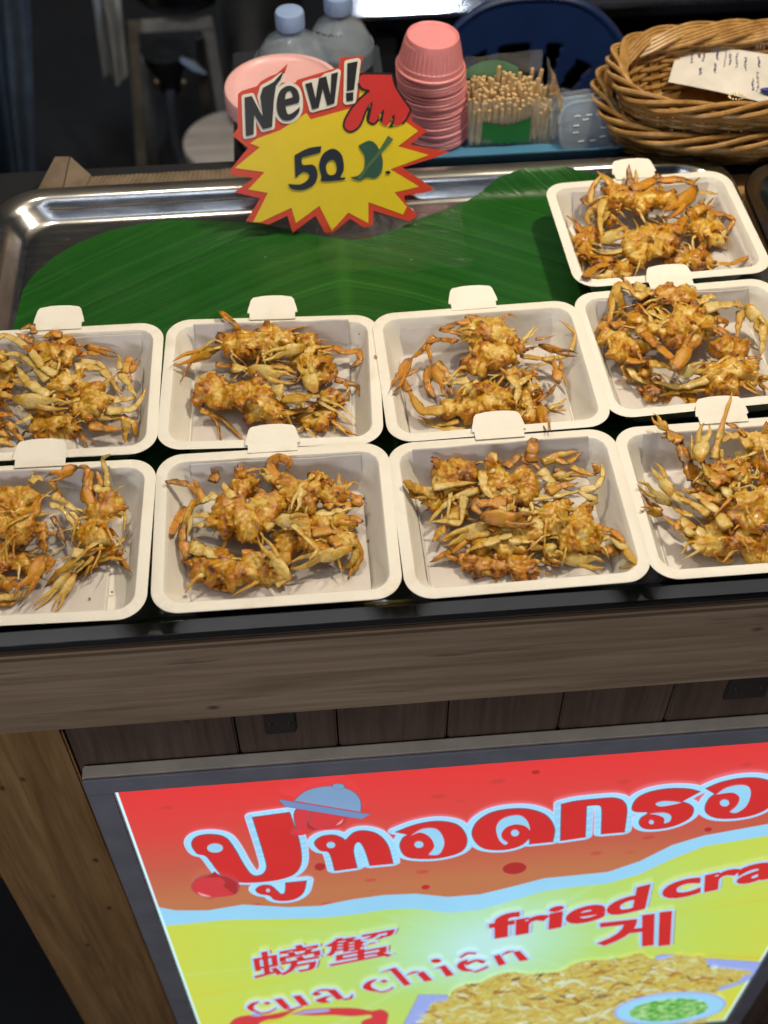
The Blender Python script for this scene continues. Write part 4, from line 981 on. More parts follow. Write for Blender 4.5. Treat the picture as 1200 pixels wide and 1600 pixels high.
def flat(plane, polys, off, thick=0.0):
    """fill outlines (even-odd) lying on a plane; polys in plane coordinates"""
    cu = bpy.data.curves.new("outline", 'CURVE'); cu.dimensions = '2D'; cu.fill_mode = 'BOTH'; cu.extrude = thick / 2
    for p in polys:
        sp = cu.splines.new('POLY'); sp.points.add(len(p) - 1)
        for q, (x, y) in zip(sp.points, p): q.co = (x, y, 0, 1)
        sp.use_cyclic_u = True
    o = bpy.data.objects.new("outline", cu); C.objects.link(o)
    dg = bpy.context.evaluated_depsgraph_get()
    me = bpy.data.meshes.new_from_object(o.evaluated_get(dg))
    bpy.data.objects.remove(o); bpy.data.curves.remove(cu)
    me.transform(plane.mat(off))
    return me
def px_flat(plane, polys, off, thick=0.0, w=0.0):
    q = [[plane.uv(p) for p in poly] for poly in polys]
    if w: q = [grow_poly(p, w) for p in q]
    return flat(plane, q, off, thick)
def text_polys(txt, bold=0.0, shear=0.0):
    cu = bpy.data.curves.new("t", 'FONT'); cu.body = txt; cu.fill_mode = 'FRONT'; cu.offset = bold; cu.shear = shear; cu.resolution_u = 4
    o = bpy.data.objects.new("t", cu); C.objects.link(o)
    dg = bpy.context.evaluated_depsgraph_get()
    me = bpy.data.meshes.new_from_object(o.evaluated_get(dg))
    bpy.data.objects.remove(o); bpy.data.curves.remove(cu)
    return me
def text_on(plane, txt, bl, br, tl, off, bold, asc=.72, arc=0.0, shear=0.0):
    """lettering laid from baseline pixel bl to br; tl is the pixel of the ascender line above bl"""
    me = text_polys(txt, bold, shear)
    n = len(me.vertices); co = np.empty(n * 3); me.vertices.foreach_get('co', co); co = co.reshape(-1, 3)
    x0, x1 = co[:, 0].min(), co[:, 0].max()
    A, B, T = (np.array(plane.uv(p)) for p in (bl, br, tl))
    ux = (B - A) / (x1 - x0); vy = (T - A) / asc
    nrm = np.array([-(B - A)[1], (B - A)[0]])
    q = A + np.outer(co[:, 0] - x0, ux) + np.outer(co[:, 1], vy)
    t = (co[:, 0] - x0) / (x1 - x0)
    q += np.outer(arc * 4 * t * (1 - t), nrm)
    out = np.zeros((n, 3)); out[:, :2] = q
    me.vertices.foreach_set('co', out.ravel()); me.transform(plane.mat(off)); me.update()
    return me
def stroke(plane, segs, w, off):
    """a band of half width w round each outline segment (plane coordinates), with round joins"""
    mb = MB()
    for a, b in segs:
        a, b = np.array(a, float), np.array(b, float); d = b - a; L = np.linalg.norm(d)
        if L < 1e-7: continue
        d /= L; q = np.array([-d[1], d[0]]) * w
        pts = [a - q, b - q]
        t0 = math.atan2(-q[1], -q[0])
        pts += [b + w * np.array([math.cos(t0 + math.pi * k / 6), math.sin(t0 + math.pi * k / 6)]) for k in range(1, 6)]
        pts += [b + q, a + q]
        mb.add([(p[0], p[1], 0) for p in pts], [tuple(range(len(pts)))])
    me = mb.mesh("band"); me.transform(plane.mat(off)); return me
def join(a, b):
    mb = MB()
    for me in (a, b):
        mb.add([v.co[:] for v in me.vertices], [p.vertices[:] for p in me.polygons])
        bpy.data.meshes.remove(me)
    return mb.mesh("joined")
def px_band(plane, poly, off, w):
    q = [plane.uv(p) for p in poly]
    return join(flat(plane, [q], off), stroke(plane, [(q[i - 1], q[i]) for i in range(len(q))], w, off))
def text_band(plane, me, off_from, off, w):
    """halo round lettering: the filled letters and a band along their outlines"""
    cnt = {}
    for p in me.polygons:
        for e in p.edge_keys: cnt[e] = cnt.get(e, 0) + 1
    inv = plane.mat(off_from).inverted()
    uv = [inv @ v.co for v in me.vertices]
    segs = [((uv[a].x, uv[a].y), (uv[b].x, uv[b].y)) for (a, b), k in cnt.items() if k == 1]
    base_ = me.copy(); base_.transform(plane.mat(off) @ inv)
    return join(base_, stroke(plane, segs, w, off))
def part(name, me, mat, parent):
    return finish(name, me, mat, parent, smooth=False)

# ================================================================== LIGHT BOX SIGN
SY = .527
SP = Plane((0, SY, 0), (1, 0, 0), (0, -1, 0))
sign = thing("light_box_sign", "backlit red and yellow menu sign for fried crab in a grey frame under the counter", "sign", (.15, .535, GROUND))
iTL, iBL = SP.uv((180, 1235)), SP.uv((310, 1600))
X0 = (iTL[0] + iBL[0]) / 2; ZT = SP.uv((700, 1194))[1]; X1 = SP.uv((1165, 1540))[0]; ZB = SP.uv((1120, 1594))[1]
FRW = .0235
M_frame = simple("grey_aluminium", (.36, .36, .43), .42, .35, bump=.1, bscale=120)
M_back = simple("beige_sign_edge", (.62, .55, .46), .6)
def fr(lo, hi, nm="frame", mat=None): return build(MB().box(lo, hi, .0012), nm, mat or M_frame, sign)
yf, yb = SY - .0035, SY - .0002
fr((X0 - FRW, yf, ZT + .0004), (X1 + FRW, yb, ZT + FRW)); fr((X0 - FRW, yf, ZB - FRW), (X1 + FRW, yb, ZB - .0004))
fr((X0 - FRW, yf, ZB), (X0 - .0004, yb, ZT)); fr((X1 + .0004, yf, ZB), (X1 + FRW, yb, ZT))
fr((X0 - FRW, yb + .0004, ZB - FRW), (X1 + FRW, .5395, ZT + FRW), "backing", M_back)
def red_field(n):
    sp = n.n('ShaderNodeSeparateXYZ'); n.l(n.geo(), sp.inputs[0])
    u = n.math('DIVIDE', n.math('SUBTRACT', ZT, sp.outputs[2]), .26)
    u = n.math('ADD', u, n.math('MULTIPLY', n.math('SUBTRACT', n.noise(n.geo(), 6, 3), .5), .16))
    c = n.ramp(u, [(.05, (.80, .045, .045)), (.35, (.72, .065, .055)), (.65, (.56, .115, .07)), (.95, (.53, .19, .08))])
    vo = n.n('ShaderNodeTexVoronoi'); vo.inputs['Scale'].default_value = 1; n.l(n.mapping(n.geo(), (19, 1, 28)), vo.inputs['Vector'])
    return n.mix(n.math('MULTIPLY', n.ramp(vo.outputs['Distance'], [(.10, (1, 1, 1)), (.16, (0, 0, 0))]), .6), c, (.55, .05, .04))
gl = SP.uv((760, 1475))
def yellow_field(n):
    sp = n.n('ShaderNodeSeparateXYZ'); n.l(n.geo(), sp.inputs[0])
    dx = n.math('SUBTRACT', sp.outputs[0], gl[0]); dz = n.math('SUBTRACT', sp.outputs[2], gl[1])
    r = n.math('SQRT', n.math('ADD', n.math('MULTIPLY', dx, dx), n.math('MULTIPLY', n.math('MULTIPLY', dz, dz), .55)))
    a = n.math('ARCTAN2', dz, dx)
    cb = n.n('ShaderNodeCombineXYZ'); n.l(n.math('MULTIPLY', a, 7.0), cb.inputs[0])
    rays = n.noise(cb.outputs[0], 1.0, 2, .6)
    rr = n.math('MULTIPLY', r, n.math('ADD', .72, n.math('MULTIPLY', rays, .6)))
    c = n.ramp(rr, [(.02, (.52, .84, .80)), (.075, (.47, .80, .48)), (.14, (.47, .73, .19)), (.26, (.55, .71, .105)), (.5, (.72, .66, .05))])
    line = n.ramp(rays, [(.60, (0, 0, 0)), (.70, (1, 1, 1))])
    pale = n.ramp(rays, [(.30, (1, 1, 1)), (.42, (0, 0, 0))])
    c = n.mix(n.math('MULTIPLY', pale, .35), c, (.62, .88, .45))
    return n.mix(n.math('MULTIPLY', n.math('MULTIPLY', line, n.ramp(r, [(.1, (0, 0, 0)), (.3, (1, 1, 1))])), .5), c, (.70, .45, .03))
EM = .97
M_red = backlit("sign_red", (0, 0, 0), EM, red_field)
M_yel = backlit("sign_yellow", (0, 0, 0), EM, yellow_field)
M_wht = backlit("sign_white", (.34, .70, .97), EM)
M_edge = backlit("sign_edge_glow", (.62, .92, 1.0), 1.1)
M_let = backlit("sign_letter_red", (.66, .030, .028), EM)
M_dk = backlit("sign_dark_line", (.20, .10, .13), EM)
M_pink = backlit("sign_pale_line", (.55, .66, .93), EM)
M_mar = backlit("sign_letter_dark_red", (.45, .03, .03), EM)
M_cl = backlit("sign_blue_grey", (.22, .37, .60), EM)
M_cl2 = backlit("sign_blue", (.17, .29, .55), EM)
M_lav = backlit("sign_lavender", (.34, .44, .88), EM)
def food(n):
    g = n.geo()
    a = n.noise(n.mapping(g, (14, 1, 34), (0, .35, 0)), 1.0, 6, .62, 3.2); b = n.noise(n.mapping(g, (45, 1, 110)), 1.0, 4, .6, 2.0)
    v = n.math('ADD', n.math('MULTIPLY', a, .72), n.math('MULTIPLY', b, .28))
    return n.ramp(v, [(.31, (.14, .08, .04)), (.39, (.40, .20, .035)), (.44, (.54, .42, .06)), (.485, (.66, .68, .26)), (.515, (.60, .48, .08)), (.55, (.48, .27, .035)), (.59, (.62, .60, .20)), (.65, (.72, .84, .70))])
M_food = backlit("sign_food_picture", (0, 0, 0), EM, food)
def herb(n):
    v = n.noise(n.mapping(n.geo(), (140, 1, 240)), 1.0, 3, .7)
    return n.ramp(v, [(.38, (.05, .28, .03)), (.5, (.14, .50, .06)), (.62, (.60, .85, .45))])
M_herb = backlit("sign_herb_sauce", (0, 0, 0), EM, herb)
def rect(x0, z0, x1, z1): return [(x0, z0), (x1, z0), (x1, z1), (x0, z1)]
def wz(x, up):
    return None
# the wave between the two fields, traced, continued past the frame of the photograph
wave_top = [SP.uv(p) for p in ((250, 1416), (275, 1422), (325, 1422), (380, 1413), (450, 1417), (500, 1415), (550, 1405), (600, 1398), (650, 1396), (700, 1401), (750, 1397), (800, 1385), (850, 1372), (900, 1367), (950, 1362), (1000, 1345), (1050, 1320), (1100, 1305), (1200, 1287))]
wave_bot = [SP.uv(p) for p in ((262, 1446), (300, 1442), (350, 1437), (400, 1436), (450, 1435), (500, 1434), (550, 1429), (600, 1421), (650, 1419), (700, 1426), (750, 1421), (800, 1407), (850, 1392), (900, 1385), (950, 1380), (1000, 1365), (1050, 1342), (1100, 1322), (1200, 1305))]
wave_top[0] = (X0, wave_top[0][1]); wave_bot[0] = (X0, wave_bot[0][1])
wave_top += [(X1 - .04, wave_top[-1][1] + .004), (X1, wave_top[-1][1] + .0)]; wave_bot += [(X1 - .04, wave_bot[-1][1] + .004), (X1, wave_bot[-1][1])]
L0 = .0003
part("red_field", flat(SP, [wave_top + [(X1, ZT), (X0, ZT)]], L0), M_red, sign)
part("wave_band", flat(SP, [wave_top + wave_bot[::-1]], L0), M_wht, sign)
part("yellow_field", flat(SP, [[(X0, ZB), (X1, ZB)] + wave_bot[::-1]], L0), M_yel, sign)
ew = .0022
part("glowing_edge", flat(SP, [rect(X0, ZB, X1, ZT), rect(X0 + ew, ZB + ew, X1 - ew, ZT - ew)], .0008), M_edge, sign)
s1 = cr(280, 1200, 1 / 3); s2 = cr(660, 1180, .25); s3 = cr(900, 1160, .25); s4 = cr(340, 1420, .3); s5 = cr(740, 1320, .383333); s6 = cr(600, 1440, .5); s7 = cr(600, 1040, .5)
glyphs = [
 (shape("60,345 85,310 150,300 215,315 260,370 300,440 340,490 385,490 410,460 400,400 345,220* 515,197* 560,330 570,430 540,485 470,512 370,525 280,525 220,510 180,470 130,405 85,390", s1), [ellipse(168, 361, 37, 21, s1)]),
 (shape("360,560 385,540 425,540 455,562 475,580 497,572 500,527* 595,518* 582,570 550,600 500,612 450,608 425,588 380,580", s1), [ellipse(416, 560, 9, 8, s1)]),
 (shape("635,340 665,310 720,302 760,315 780,325 820,290 870,282 930,300 975,350 1000,437* 895,447* 872,375 848,337 822,345 815,385 832,457* 730,471* 705,388 662,375", s1), [ellipse(710, 346, 20, 14, s1)]),
 (shape("36,512* 100,488 170,478 230,491 257,533 242,572 182,592 115,596 68,588 50,558 58,532 75,520*", s7), [shape("82,521* 120,500 165,502 187,540 172,578 138,581* 156,555 142,525 112,511", s7), ellipse(108, 549, 14, 10, s7)]),
 (shape("310,470 340,400 420,345 530,320 660,320 770,360 820,440 810,525* 668,540* 666,505 620,543 560,566 480,577 390,568 335,530", s2), [shape("458,440 480,390 540,360 610,357 655,395 670,450* 640,422 580,410 520,430 490,470 500,505 529,526 510,537 475,505", s2), ellipse(575, 465, 25, 20, s2)]),
 (shape("877,1252* 900,1247 940,1243 960,1242.5 973,1248 978,1262 974,1296* 939,1299* 940,1264 936,1254 915,1255* 913,1304* 875.5,1309.5*"), []),
 (shape("348,390 380,330 460,290 580,270 700,272 770,290* 655,352* 705,370 728,402 705,455 620,500 520,522 430,522 393,490 405,452 440,430 440,418 370,415", s3), [shape("495,358 540,345 600,347 655,353* 600,366 530,377 500,370", s3), shape("452,424* 540,417 587,435 580,470 545,484* 545,450 500,430", s3), ellipse(466, 476, 15, 13, s3)]),
 (shape("808,268* 900,230 1020,205 1140,205 1230,240 1250,320 1210,380 1120,430 1000,455 880,455 815,425 805,380 830,330 866,303*", s3), [shape("870,302* 930,262 1010,243 1070,253 1085,300 1060,370 1000,415 953,412* 1000,370 1015,320 970,290", s3), ellipse(922, 355, 29, 21, s3)]),
]
for i, (outer, holes) in enumerate(glyphs):
    e = i * .00012
    gpar = part("letter", px_flat(SP, [outer], .0026 + e), M_let, sign)
    part("letter_outline", px_band(SP, outer, .0010 + e, .0076), M_pink, gpar)
    part("letter_rim", px_band(SP, outer, .0018 + e, .0062), M_wht, gpar)
    part("letter_line", px_band(SP, outer, .0022 + e, .0009), M_dk, gpar)
    for h in holes:
        part("letter_gap", px_flat(SP, [h], .0031 + e), M_wht, gpar)
# cloche over a red crab and the red claw at the first letter's foot
def pic(name, poly, mat, off, line=.0007):
    p = part(name, px_flat(SP, [poly], off), mat, sign)
    if line: part("outline", px_flat(SP, [poly], off - .0002, w=line), M_dk, p)
    return p
M_cr = backlit("sign_crab_red", (.68, .05, .06), EM); M_crl = backlit("sign_crab_pale", (.95, .50, .50), EM)
pic("crab_picture", shape("538,205 560,165 620,160 760,200 782,215 770,245 720,265 650,270 600,285 560,285", s1), M_cr, .0042)
pic("crab_picture", shape("525,285 545,270 575,275 590,290 545,297", s1), M_cr, .0042)
pic("crab_picture", shape("598,238* 625,180 612,210* 606,240 650,270* 605,262", s1), M_mar, .0046, .0004)
part("highlight", px_flat(SP, [shape("735,245 762,222 768,205 760,232", s1)], .0048), M_crl, sign)
pic("cloche_picture", shape("542,125 590,85 660,65 740,62 810,85 845,125 848,180* 700,155 542,128*", s1), M_cl, .0052)
pic("cloche_picture", shape("718,62 722,50 745,46 768,52 770,66 745,72", s1), M_cl, .0057)
pic("cloche_picture", shape("465,117* 545,131 700,157 848,182 893,186* 853,210* 660,178 497,152*", s1), M_cl2, .0062)
pic("claw_picture", shape("60,535 85,500 140,480 200,483 260,505 280,535 262,572 200,585 120,583 75,565", s1), M_cr, .0042)
pic("claw_picture", shape("105,498* 150,478 165,465* 190,490 130,492", s1), M_mar, .0046, .0004)
pic("claw_picture", shape("180,485* 215,510 205,530* 262,570 270,520 225,490", s1), M_mar, .0047, .0004)
part("highlight", px_flat(SP, [shape("85,562 110,577 150,582 110,570", s1)], .0048), M_crl, sign)
for cx, cy, rx, ry, c in ((575, 703, 75, 37, s2), (22, 822, 24, 13, s2), (660, 460, 26, 18, s1), (1155, 556, 20, 11, s1), (707, 102, 26, 13, s2), (825, 541, 24, 14, s3)):
    part("spot", px_flat(SP, [ellipse(cx, cy, rx, ry, c, -.1)], .0006), M_mar, sign)
# the smaller words
def word(txt, bl, br, tl, bold, halo, arc=0.0, asc=.72, shear=0.0, k=0, mats=None):
    me = text_on(SP, txt, bl, br, tl, .0030 + k, bold, asc, arc, shear)
    h1 = text_band(SP, me, .0030 + k, .0022 + k, halo); h2 = text_band(SP, me, .0030 + k, .0026 + k, halo * .72)
    w_ = part("lettering", me, M_let, sign)
    sh = text_on(SP, txt, (bl[0] + 6, bl[1]), (br[0] + 6, br[1]), (tl[0] + 6, tl[1]), .0016 + k, bold, asc, arc, shear)
    part("lettering_shadow", sh, M_mar, w_)
    part("lettering_halo", h1, M_pink, w_); part("lettering_rim", h2, M_wht, w_)
word("fried", s5(62, 372), s5(698, 246), s5(60, 283), .035, .0035, arc=-.030, asc=.70)
word("crab", s5(765, 216), s5(1420, 75), s5(765, 120), .035, .0035, asc=.70, k=.0001)
t1 = cr(370, 1470, .2); t2 = cr(560, 1460, .241667)
def serif_word(c, strokes, dots=()):
    polys = [shape(q, c) for q in strokes] + [ellipse(*d, c) for d in dots]
    uvp = [[SP.uv(p) for p in q] for q in polys]
    base_ = None; halo = None; rim_ = None
    for k, q in enumerate(uvp):
        fl_ = flat(SP, [grow_poly(q, .0011)], .0031 + k * .00002)
        base_ = fl_ if base_ is None else join(base_, fl_)
        for wdt, off in ((.0042, .0022), (.0031, .0026)):
            b_ = join(flat(SP, [q], off), stroke(SP, [(q[i - 1], q[i]) for i in range(len(q))], wdt, off))
            if off < .0024: halo = b_ if halo is None else join(halo, b_)
            else: rim_ = b_ if rim_ is None else join(rim_, b_)
    w_ = part("lettering", base_, M_let, sign)
    part("lettering_halo", halo, M_pink, w_); part("lettering_rim", rim_, M_wht, w_)
serif_word(t1, ["85,500 120,466 170,456 128,488 130,515 168,537 115,526", "213,466 235,457 258,464 240,476", "130,520* 180,540 250,533 308,503* 302,513* 245,544 170,547", "298,436* 345,429* 412,500* 365,504*", "442,412* 490,405* 557,480* 510,486*",
                "365,504* 430,509 512,484* 507,494* 435,518 380,513", "712,366* 760,358* 832,432* 785,437*", "620,446 650,428 702,424 688,443 722,455 670,463", "592,396 630,384 652,395 622,406", "598,388* 650,360 720,358 765,372* 718,369 650,371", "830,433* 880,422 902,398* 893,430 840,441*", "655,425* 700,412 735,408* 705,420"])
serif_word(t2, ["32,325 60,290 112,274 75,305 85,330 132,351 70,346", "143,286 165,277 182,285 165,293", "85,335* 140,353 200,338 219,323* 215,335 150,359", "203,206* 235,198* 332,305* 300,313*", "148,226* 235,198* 214,214*", "308,247* 350,224 392,222* 345,236", "383,236* 415,222* 472,278* 430,286*",
                "528,191* 555,183* 610,245* 570,253*", "498,202* 535,189* 532,199*", "640,190 660,160 702,147 680,175 690,200 732,216 678,218", "690,166* 760,145 816,154* 800,168 760,155 700,180*", "690,210* 750,220 830,188* 828,199 760,227*", "655,128* 702,99 756,101* 750,109* 706,108 660,133*",
                "878,121* 905,112* 946,172* 910,183*", "923,117* 960,92 1002,88* 955,105", "1003,96* 1035,88* 1091,145* 1045,153*"], [(500, 152, 28, 12)])
word("螃蟹", s4(190, 345), s4(925, 215), s4(170, 228), .012, .0026, asc=.80, k=.0002)
word("게", s5(500, 415), s5(800, 382), s5(492, 300), .030, .0034, asc=.80, k=.0003)
# claws, the dish and its sauce at the bottom
pic("claw_picture", shape("385,545* 470,520 600,512 720,514 800,527 850,520 885,540 882,580 860,660 790,700* 750,600 765,575 805,560 790,548 700,555 600,548 500,551", s4), M_cr, .0012)
pic("claw_picture", shape("50,640* 60,600 100,563 170,550 250,550 330,536 405,520* 330,562 250,576 205,605 190,680*", s4), M_cr, .0012)
part("claw_tip", px_flat(SP, [shape("392,545* 470,523 570,516 575,528 480,537", s4)], .0016), M_lav, sign)
part("claw_tip", px_flat(SP, [shape("170,548 200,533 235,536 220,553", s4)], .0016), M_lav, sign)
pic("dish_picture", shape("55,330* 110,225* 195,226* 215,262 240,330*", s6, False), M_lav, .0012)
pic("dish_picture", shape("850,105 1000,112 1180,124* 1135,182 1040,216* 900,190", s6), M_lav, .0012)
pic("food_picture", shape("80,335* 130,285 150,250 195,240 215,210 260,190 300,185 340,165 400,152 470,160 550,150 590,128 640,116 720,112 800,93 830,110 870,112 925,98 945,105 1000,104 1015,135 1080,142 1150,152 1120,168 1100,186 1050,200 1040,225* 1000,320* 700,380* 300,400*", s6), M_food, .0020, 0)
fr_ = random.Random(11)
FC = [backlit("food_gold", (.60, .48, .08), EM), backlit("food_pale", (.66, .70, .36), EM), backlit("food_brown", (.40, .18, .035), EM), backlit("food_orange", (.58, .34, .045), EM), backlit("food_cream", (.66, .80, .68), EM), backlit("food_dark", (.20, .11, .05), EM)]
FM = MB(); FI = []
def inside(p, poly):
    c = False
    for i in range(len(poly)):
        (x0, y0), (x1, y1) = poly[i - 1], poly[i]
        if (y0 > p[1]) != (y1 > p[1]) and p[0] < (x1 - x0) * (p[1] - y0) / (y1 - y0) + x0: c = not c
    return c
FP = [(80, 335), (150, 255), (195, 245), (260, 195), (340, 172), (400, 158), (550, 155), (640, 122), (800, 100), (870, 116), (940, 106), (1000, 112), (1080, 148), (1140, 154), (1100, 182), (1040, 205), (900, 225), (740, 270), (700, 330)]
made = 0
while made < 420:
    p = (fr_.uniform(80, 1150), fr_.uniform(95, 340))
    if not inside(p, FP): continue
    made += 1
    a = fr_.gauss(-.12, .55); L = fr_.uniform(14, 70) * (.6 if p[1] < 150 else 1); w = fr_.uniform(1.5, 5.5) * (1.5 if fr_.random() < .3 else 1); bend = fr_.uniform(-.5, .5)
    up_, dn_ = [], []
    for k in range(9):
        t = k / 8; x = (t - .5) * L; y = bend * L * (t - .5) ** 2 + fr_.uniform(-1.5, 1.5); ww = w * math.sin(math.pi * (.08 + .86 * t)) ** .7
        X = p[0] + x * math.cos(a) - y * math.sin(a); Y = p[1] + (x * math.sin(a) + y * math.cos(a)) * .8
        up_.append((X, Y - ww * .6)); dn_.append((X, Y + ww * .6))
    q = [SP.uv(s6(*r)) for r in up_ + dn_[::-1]]
    ci = fr_.choices(range(6), (5, 3, 3, 3, 2, 2))[0]
    m_ = SP.mat(.0021 + made * .0000015)
    FI += [ci] * 8; FM.add([tuple(m_ @ Vector((x, y, 0))) for x, y in q], [(i, i + 1, 16 - i, 17 - i) for i in range(8)])
fo = part("food_picture", FM.mesh("food"), FC[0], sign)
for mt in FC[1:]: fo.data.materials.append(mt)
fo.data.polygons.foreach_set('material_index', FI)
pic("bowl_picture", ellipse(892, 264, 176, 50, s6, -.09, 40), M_lav, .0028, 0)
part("bowl_rim", px_flat(SP, [ellipse(892, 264, 168, 45, s6, -.09, 40)], .0032), M_wht, sign)
part("sauce_picture", px_flat(SP, [ellipse(888, 267, 124, 34, s6, -.09, 40)], .0036), M_herb, sign)

# ================================================================== PRICE TAG
base = at((520, 364), Z0 + .007)
tilt = math.radians(22)
TP = Plane(base, (1, 0.03, 0), (0.03, -math.cos(tilt), math.sin(tilt)))
tc = cr(340, 80, .3)
def printed(name, col, rough=.32, var=.05):
    n = NT(name); f = n.noise(n.geo(), 60, 4)
    n.set(Base_Color=n.ramp(f, [(.3, tuple(v * (1 - var) for v in col)), (.7, col)]), Roughness=rough)
    n.b.inputs['Coat Weight'].default_value = .5; n.b.inputs['Coat Roughness'].default_value = .12
    return n.m
P_red = printed("tag_red", (.62, .050, .018)); P_yel = printed("tag_yellow", (.76, .58, .012)); P_blk = printed("tag_black", (.012, .011, .012)); P_wht = printed("tag_white", (.78, .76, .68))
P_hand = printed("tag_claw_red", (.60, .030, .025)); P_ink = printed("marker_ink", (.006, .014, .030), .3); P_green = printed("smeared_ink", (.022, .085, .055), .35); P_green2 = printed("smeared_ink_light", (.065, .155, .060), .35); P_crd = printed("tag_card", (.5, .47, .42))
price = thing("price_tag", "yellow starburst price tag with red border reading New! 50, standing on the leaf", "price tag", tuple(base))
tag_outline = shape("78,440 105,400 105,225 125,208 205,183 225,158 270,133 308,118 365,66 352,110 335,150 332,164 405,165 415,150 630,85 640,33 758,27 742,100 745,108 800,113 905,120 917,170 947,225 1005,303 1012,365 1092,415 1000,487 1120,510 1205,526 1110,562 962,606 1130,718 1080,736 972,752 977,790 1042,855 1000,887 812,830 810,905 765,921 690,872 602,945 560,946 510,857 390,946 363,857 270,902 148,886 223,767 88,736 188,662 58,640 80,600 158,505", tc, False)
part("card", px_flat(TP, [tag_outline], -.0006, .0008), P_red, price)
yb_ = part("yellow_burst", px_flat(TP, [shape("325,412 205,455 170,480 220,500 90,608 245,630 160,720 262,738 185,890 225,890 385,815 408,895 530,805 595,935 680,840 785,895 785,785 965,850 985,810 920,735 1050,705 900,615 1100,540 940,495 1045,415 985,372 900,250 740,195 735,285 640,312 485,355 462,322", tc, False)], .0002), P_yel, price)
let = part("lettering", px_flat(TP, [
    shape("140,240 178,232 235,340 222,235 235,190 290,160 348,97 327,148 303,180 293,250 283,393 236,405 190,330 187,432 147,442", tc, False),
    shape("308,265 325,205 370,178 410,195 426,235 422,268* 352,285* 365,325 392,318 428,288* 420,322 385,355 340,357 312,320", tc), shape("350,250* 358,215 380,207 392,238*", tc),
    shape("455,170 490,160 510,245 527,140 565,129 587,225 592,117 627,107 607,271 570,282 547,195 526,293 492,303", tc, False),
    shape("675,62 729,51 710,200 672,206", tc, False), shape("668,217 707,211 705,256 670,261", tc, False)], .0014), P_blk, price)
def outline(poly, w, off, mat): return part("letter_outline", px_flat(TP, [poly], off, w=w), mat, let)
N_ = shape("140,240 178,232 235,340 222,235 235,190 290,160 335,125 327,148 303,180 293,250 283,393 236,405 190,330 187,432 147,442", tc, False)
outline(N_, .0026, .0006, P_wht)
outline(shape("308,265 325,205 370,178 410,195 426,235 428,288 420,322 385,355 340,357 312,320", tc), .0028, .0007, P_wht)
outline(shape("455,170 490,160 540,150 565,129 600,120 627,107 607,271 570,282 526,293 492,303", tc, False), .0026, .0008, P_wht)
outline(shape("675,62 729,51 705,256 670,261", tc, False), .0028, .0009, P_wht)
hand = shape("735,160 745,125 790,120* 905,122* 917,172 947,227 1000,303* 975,355 940,385 915,376 913,332 885,383 862,380 850,362 858,308 820,368 795,368 785,345 803,270 772,300 738,382 695,413 665,398 665,365 690,315 735,258 790,205 752,192", tc)
part("claw_print", px_flat(TP, [hand], .0012), P_hand, price)
part("claw_outline", px_flat(TP, [hand], .0008, w=.0019), P_blk, price)
for ln in ("798,272 806,268 790,350 784,350", "858,310 866,306 856,365 848,362", "914,334 922,330 914,378 906,376", "735,165 756,190 792,205 788,211 748,197 728,170"):
    part("claw_line", px_flat(TP, [shape(ln, tc)], .0016), P_blk, price)
part("lettering", px_flat(TP, [shape("400,540* 470,505 540,493* 535,527* 440,552* 442,590 500,592 521,640 500,695 440,722 385,715 366,690* 430,692 468,668 476,640 445,628 404,660*", tc)], .0012), P_ink, price)
part("lettering", px_flat(TP, [shape("528,595 548,535 600,506 645,538 657,610 640,655 660,655 655,668 545,676 540,650", tc), shape("563,605 578,572 607,568 620,610 607,640 577,640", tc)], .0012), P_ink, price)
part("lettering", px_flat(TP, [shape("733,490* 762,474 795,465 828,488 856,550 858,600 846,640 815,660 775,655 742,672 705,664 690,655* 732,645 762,605 764,545 742,510", tc)], .0012), P_green, price)
part("lettering", px_flat(TP, [shape("887,438 914,457 838,545 780,612 742,668 728,660 768,600 826,535", tc, False)], .0015), P_green2, price)
part("lettering", px_flat(TP, [ellipse(886, 630, 14, 9, tc)], .0012), P_ink, price)
# clear tape strip that props the tag up from behind
M_film = clear("clear_film", (.97, .98, .97), .97, .06, .3, 70, .4)
def strip(u, v):
    P = TP.p0 - TP.n * (.002 + .012 * (1 - v) ** 2) + TP.u * (-.03 + .05 * u) + TP.v * (.001 + .055 * v)
    return tuple(P)
build(MB().grid(strip, 10, 12), "clear_strip", M_film, price, auto=None)
# ================================================================== CLING FILM ON THE LEAF
def cling(u, v):
    x0, y0 = .035, .925; x = x0 + .14 * (u - .15); y = y0 + .10 * v
    z = Z0 + .0105 + .0022 * mnoise.noise((x * 60, y * 60, 1)) + .0016 * mnoise.noise((x * 150, y * 110, 5)) + .004 * max(0, (y - .97)) * 10
    return (x + .008 * mnoise.noise((v * 4, 0, 3)), y + .010 * mnoise.noise((u * 4, 2, 0)), max(z, Z0 + .008) + (max(0, y - 1.029) * .9))
M_cling = clear("cling_film", (1.0, 1.0, 1.0), .995, .05, .9, 90, .6)
tag(build(MB().grid(cling, 60, 44), "cling_film", M_cling, None, (.08, .97, Z0 + .009), auto=None), "crumpled scrap of clear film lying on the leaf right of the price tag", "film")

# ================================================================== THINGS BEHIND THE TRAY
M_pink_p = simple("pink_plastic", (.74, .25, .27), .45, var=.04)
M_pink_p.node_tree.nodes["Principled BSDF"].inputs['Subsurface Weight'].default_value = .15
M_pink_p.node_tree.nodes["Principled BSDF"].inputs['Subsurface Scale'].default_value = .005
M_pale_pink = simple("pale_pink_plastic", (.74, .42, .43), .35, var=.04)
M_blue_t = simple("blue_tray_plastic", (.06, .20, .36), .35, var=.06)

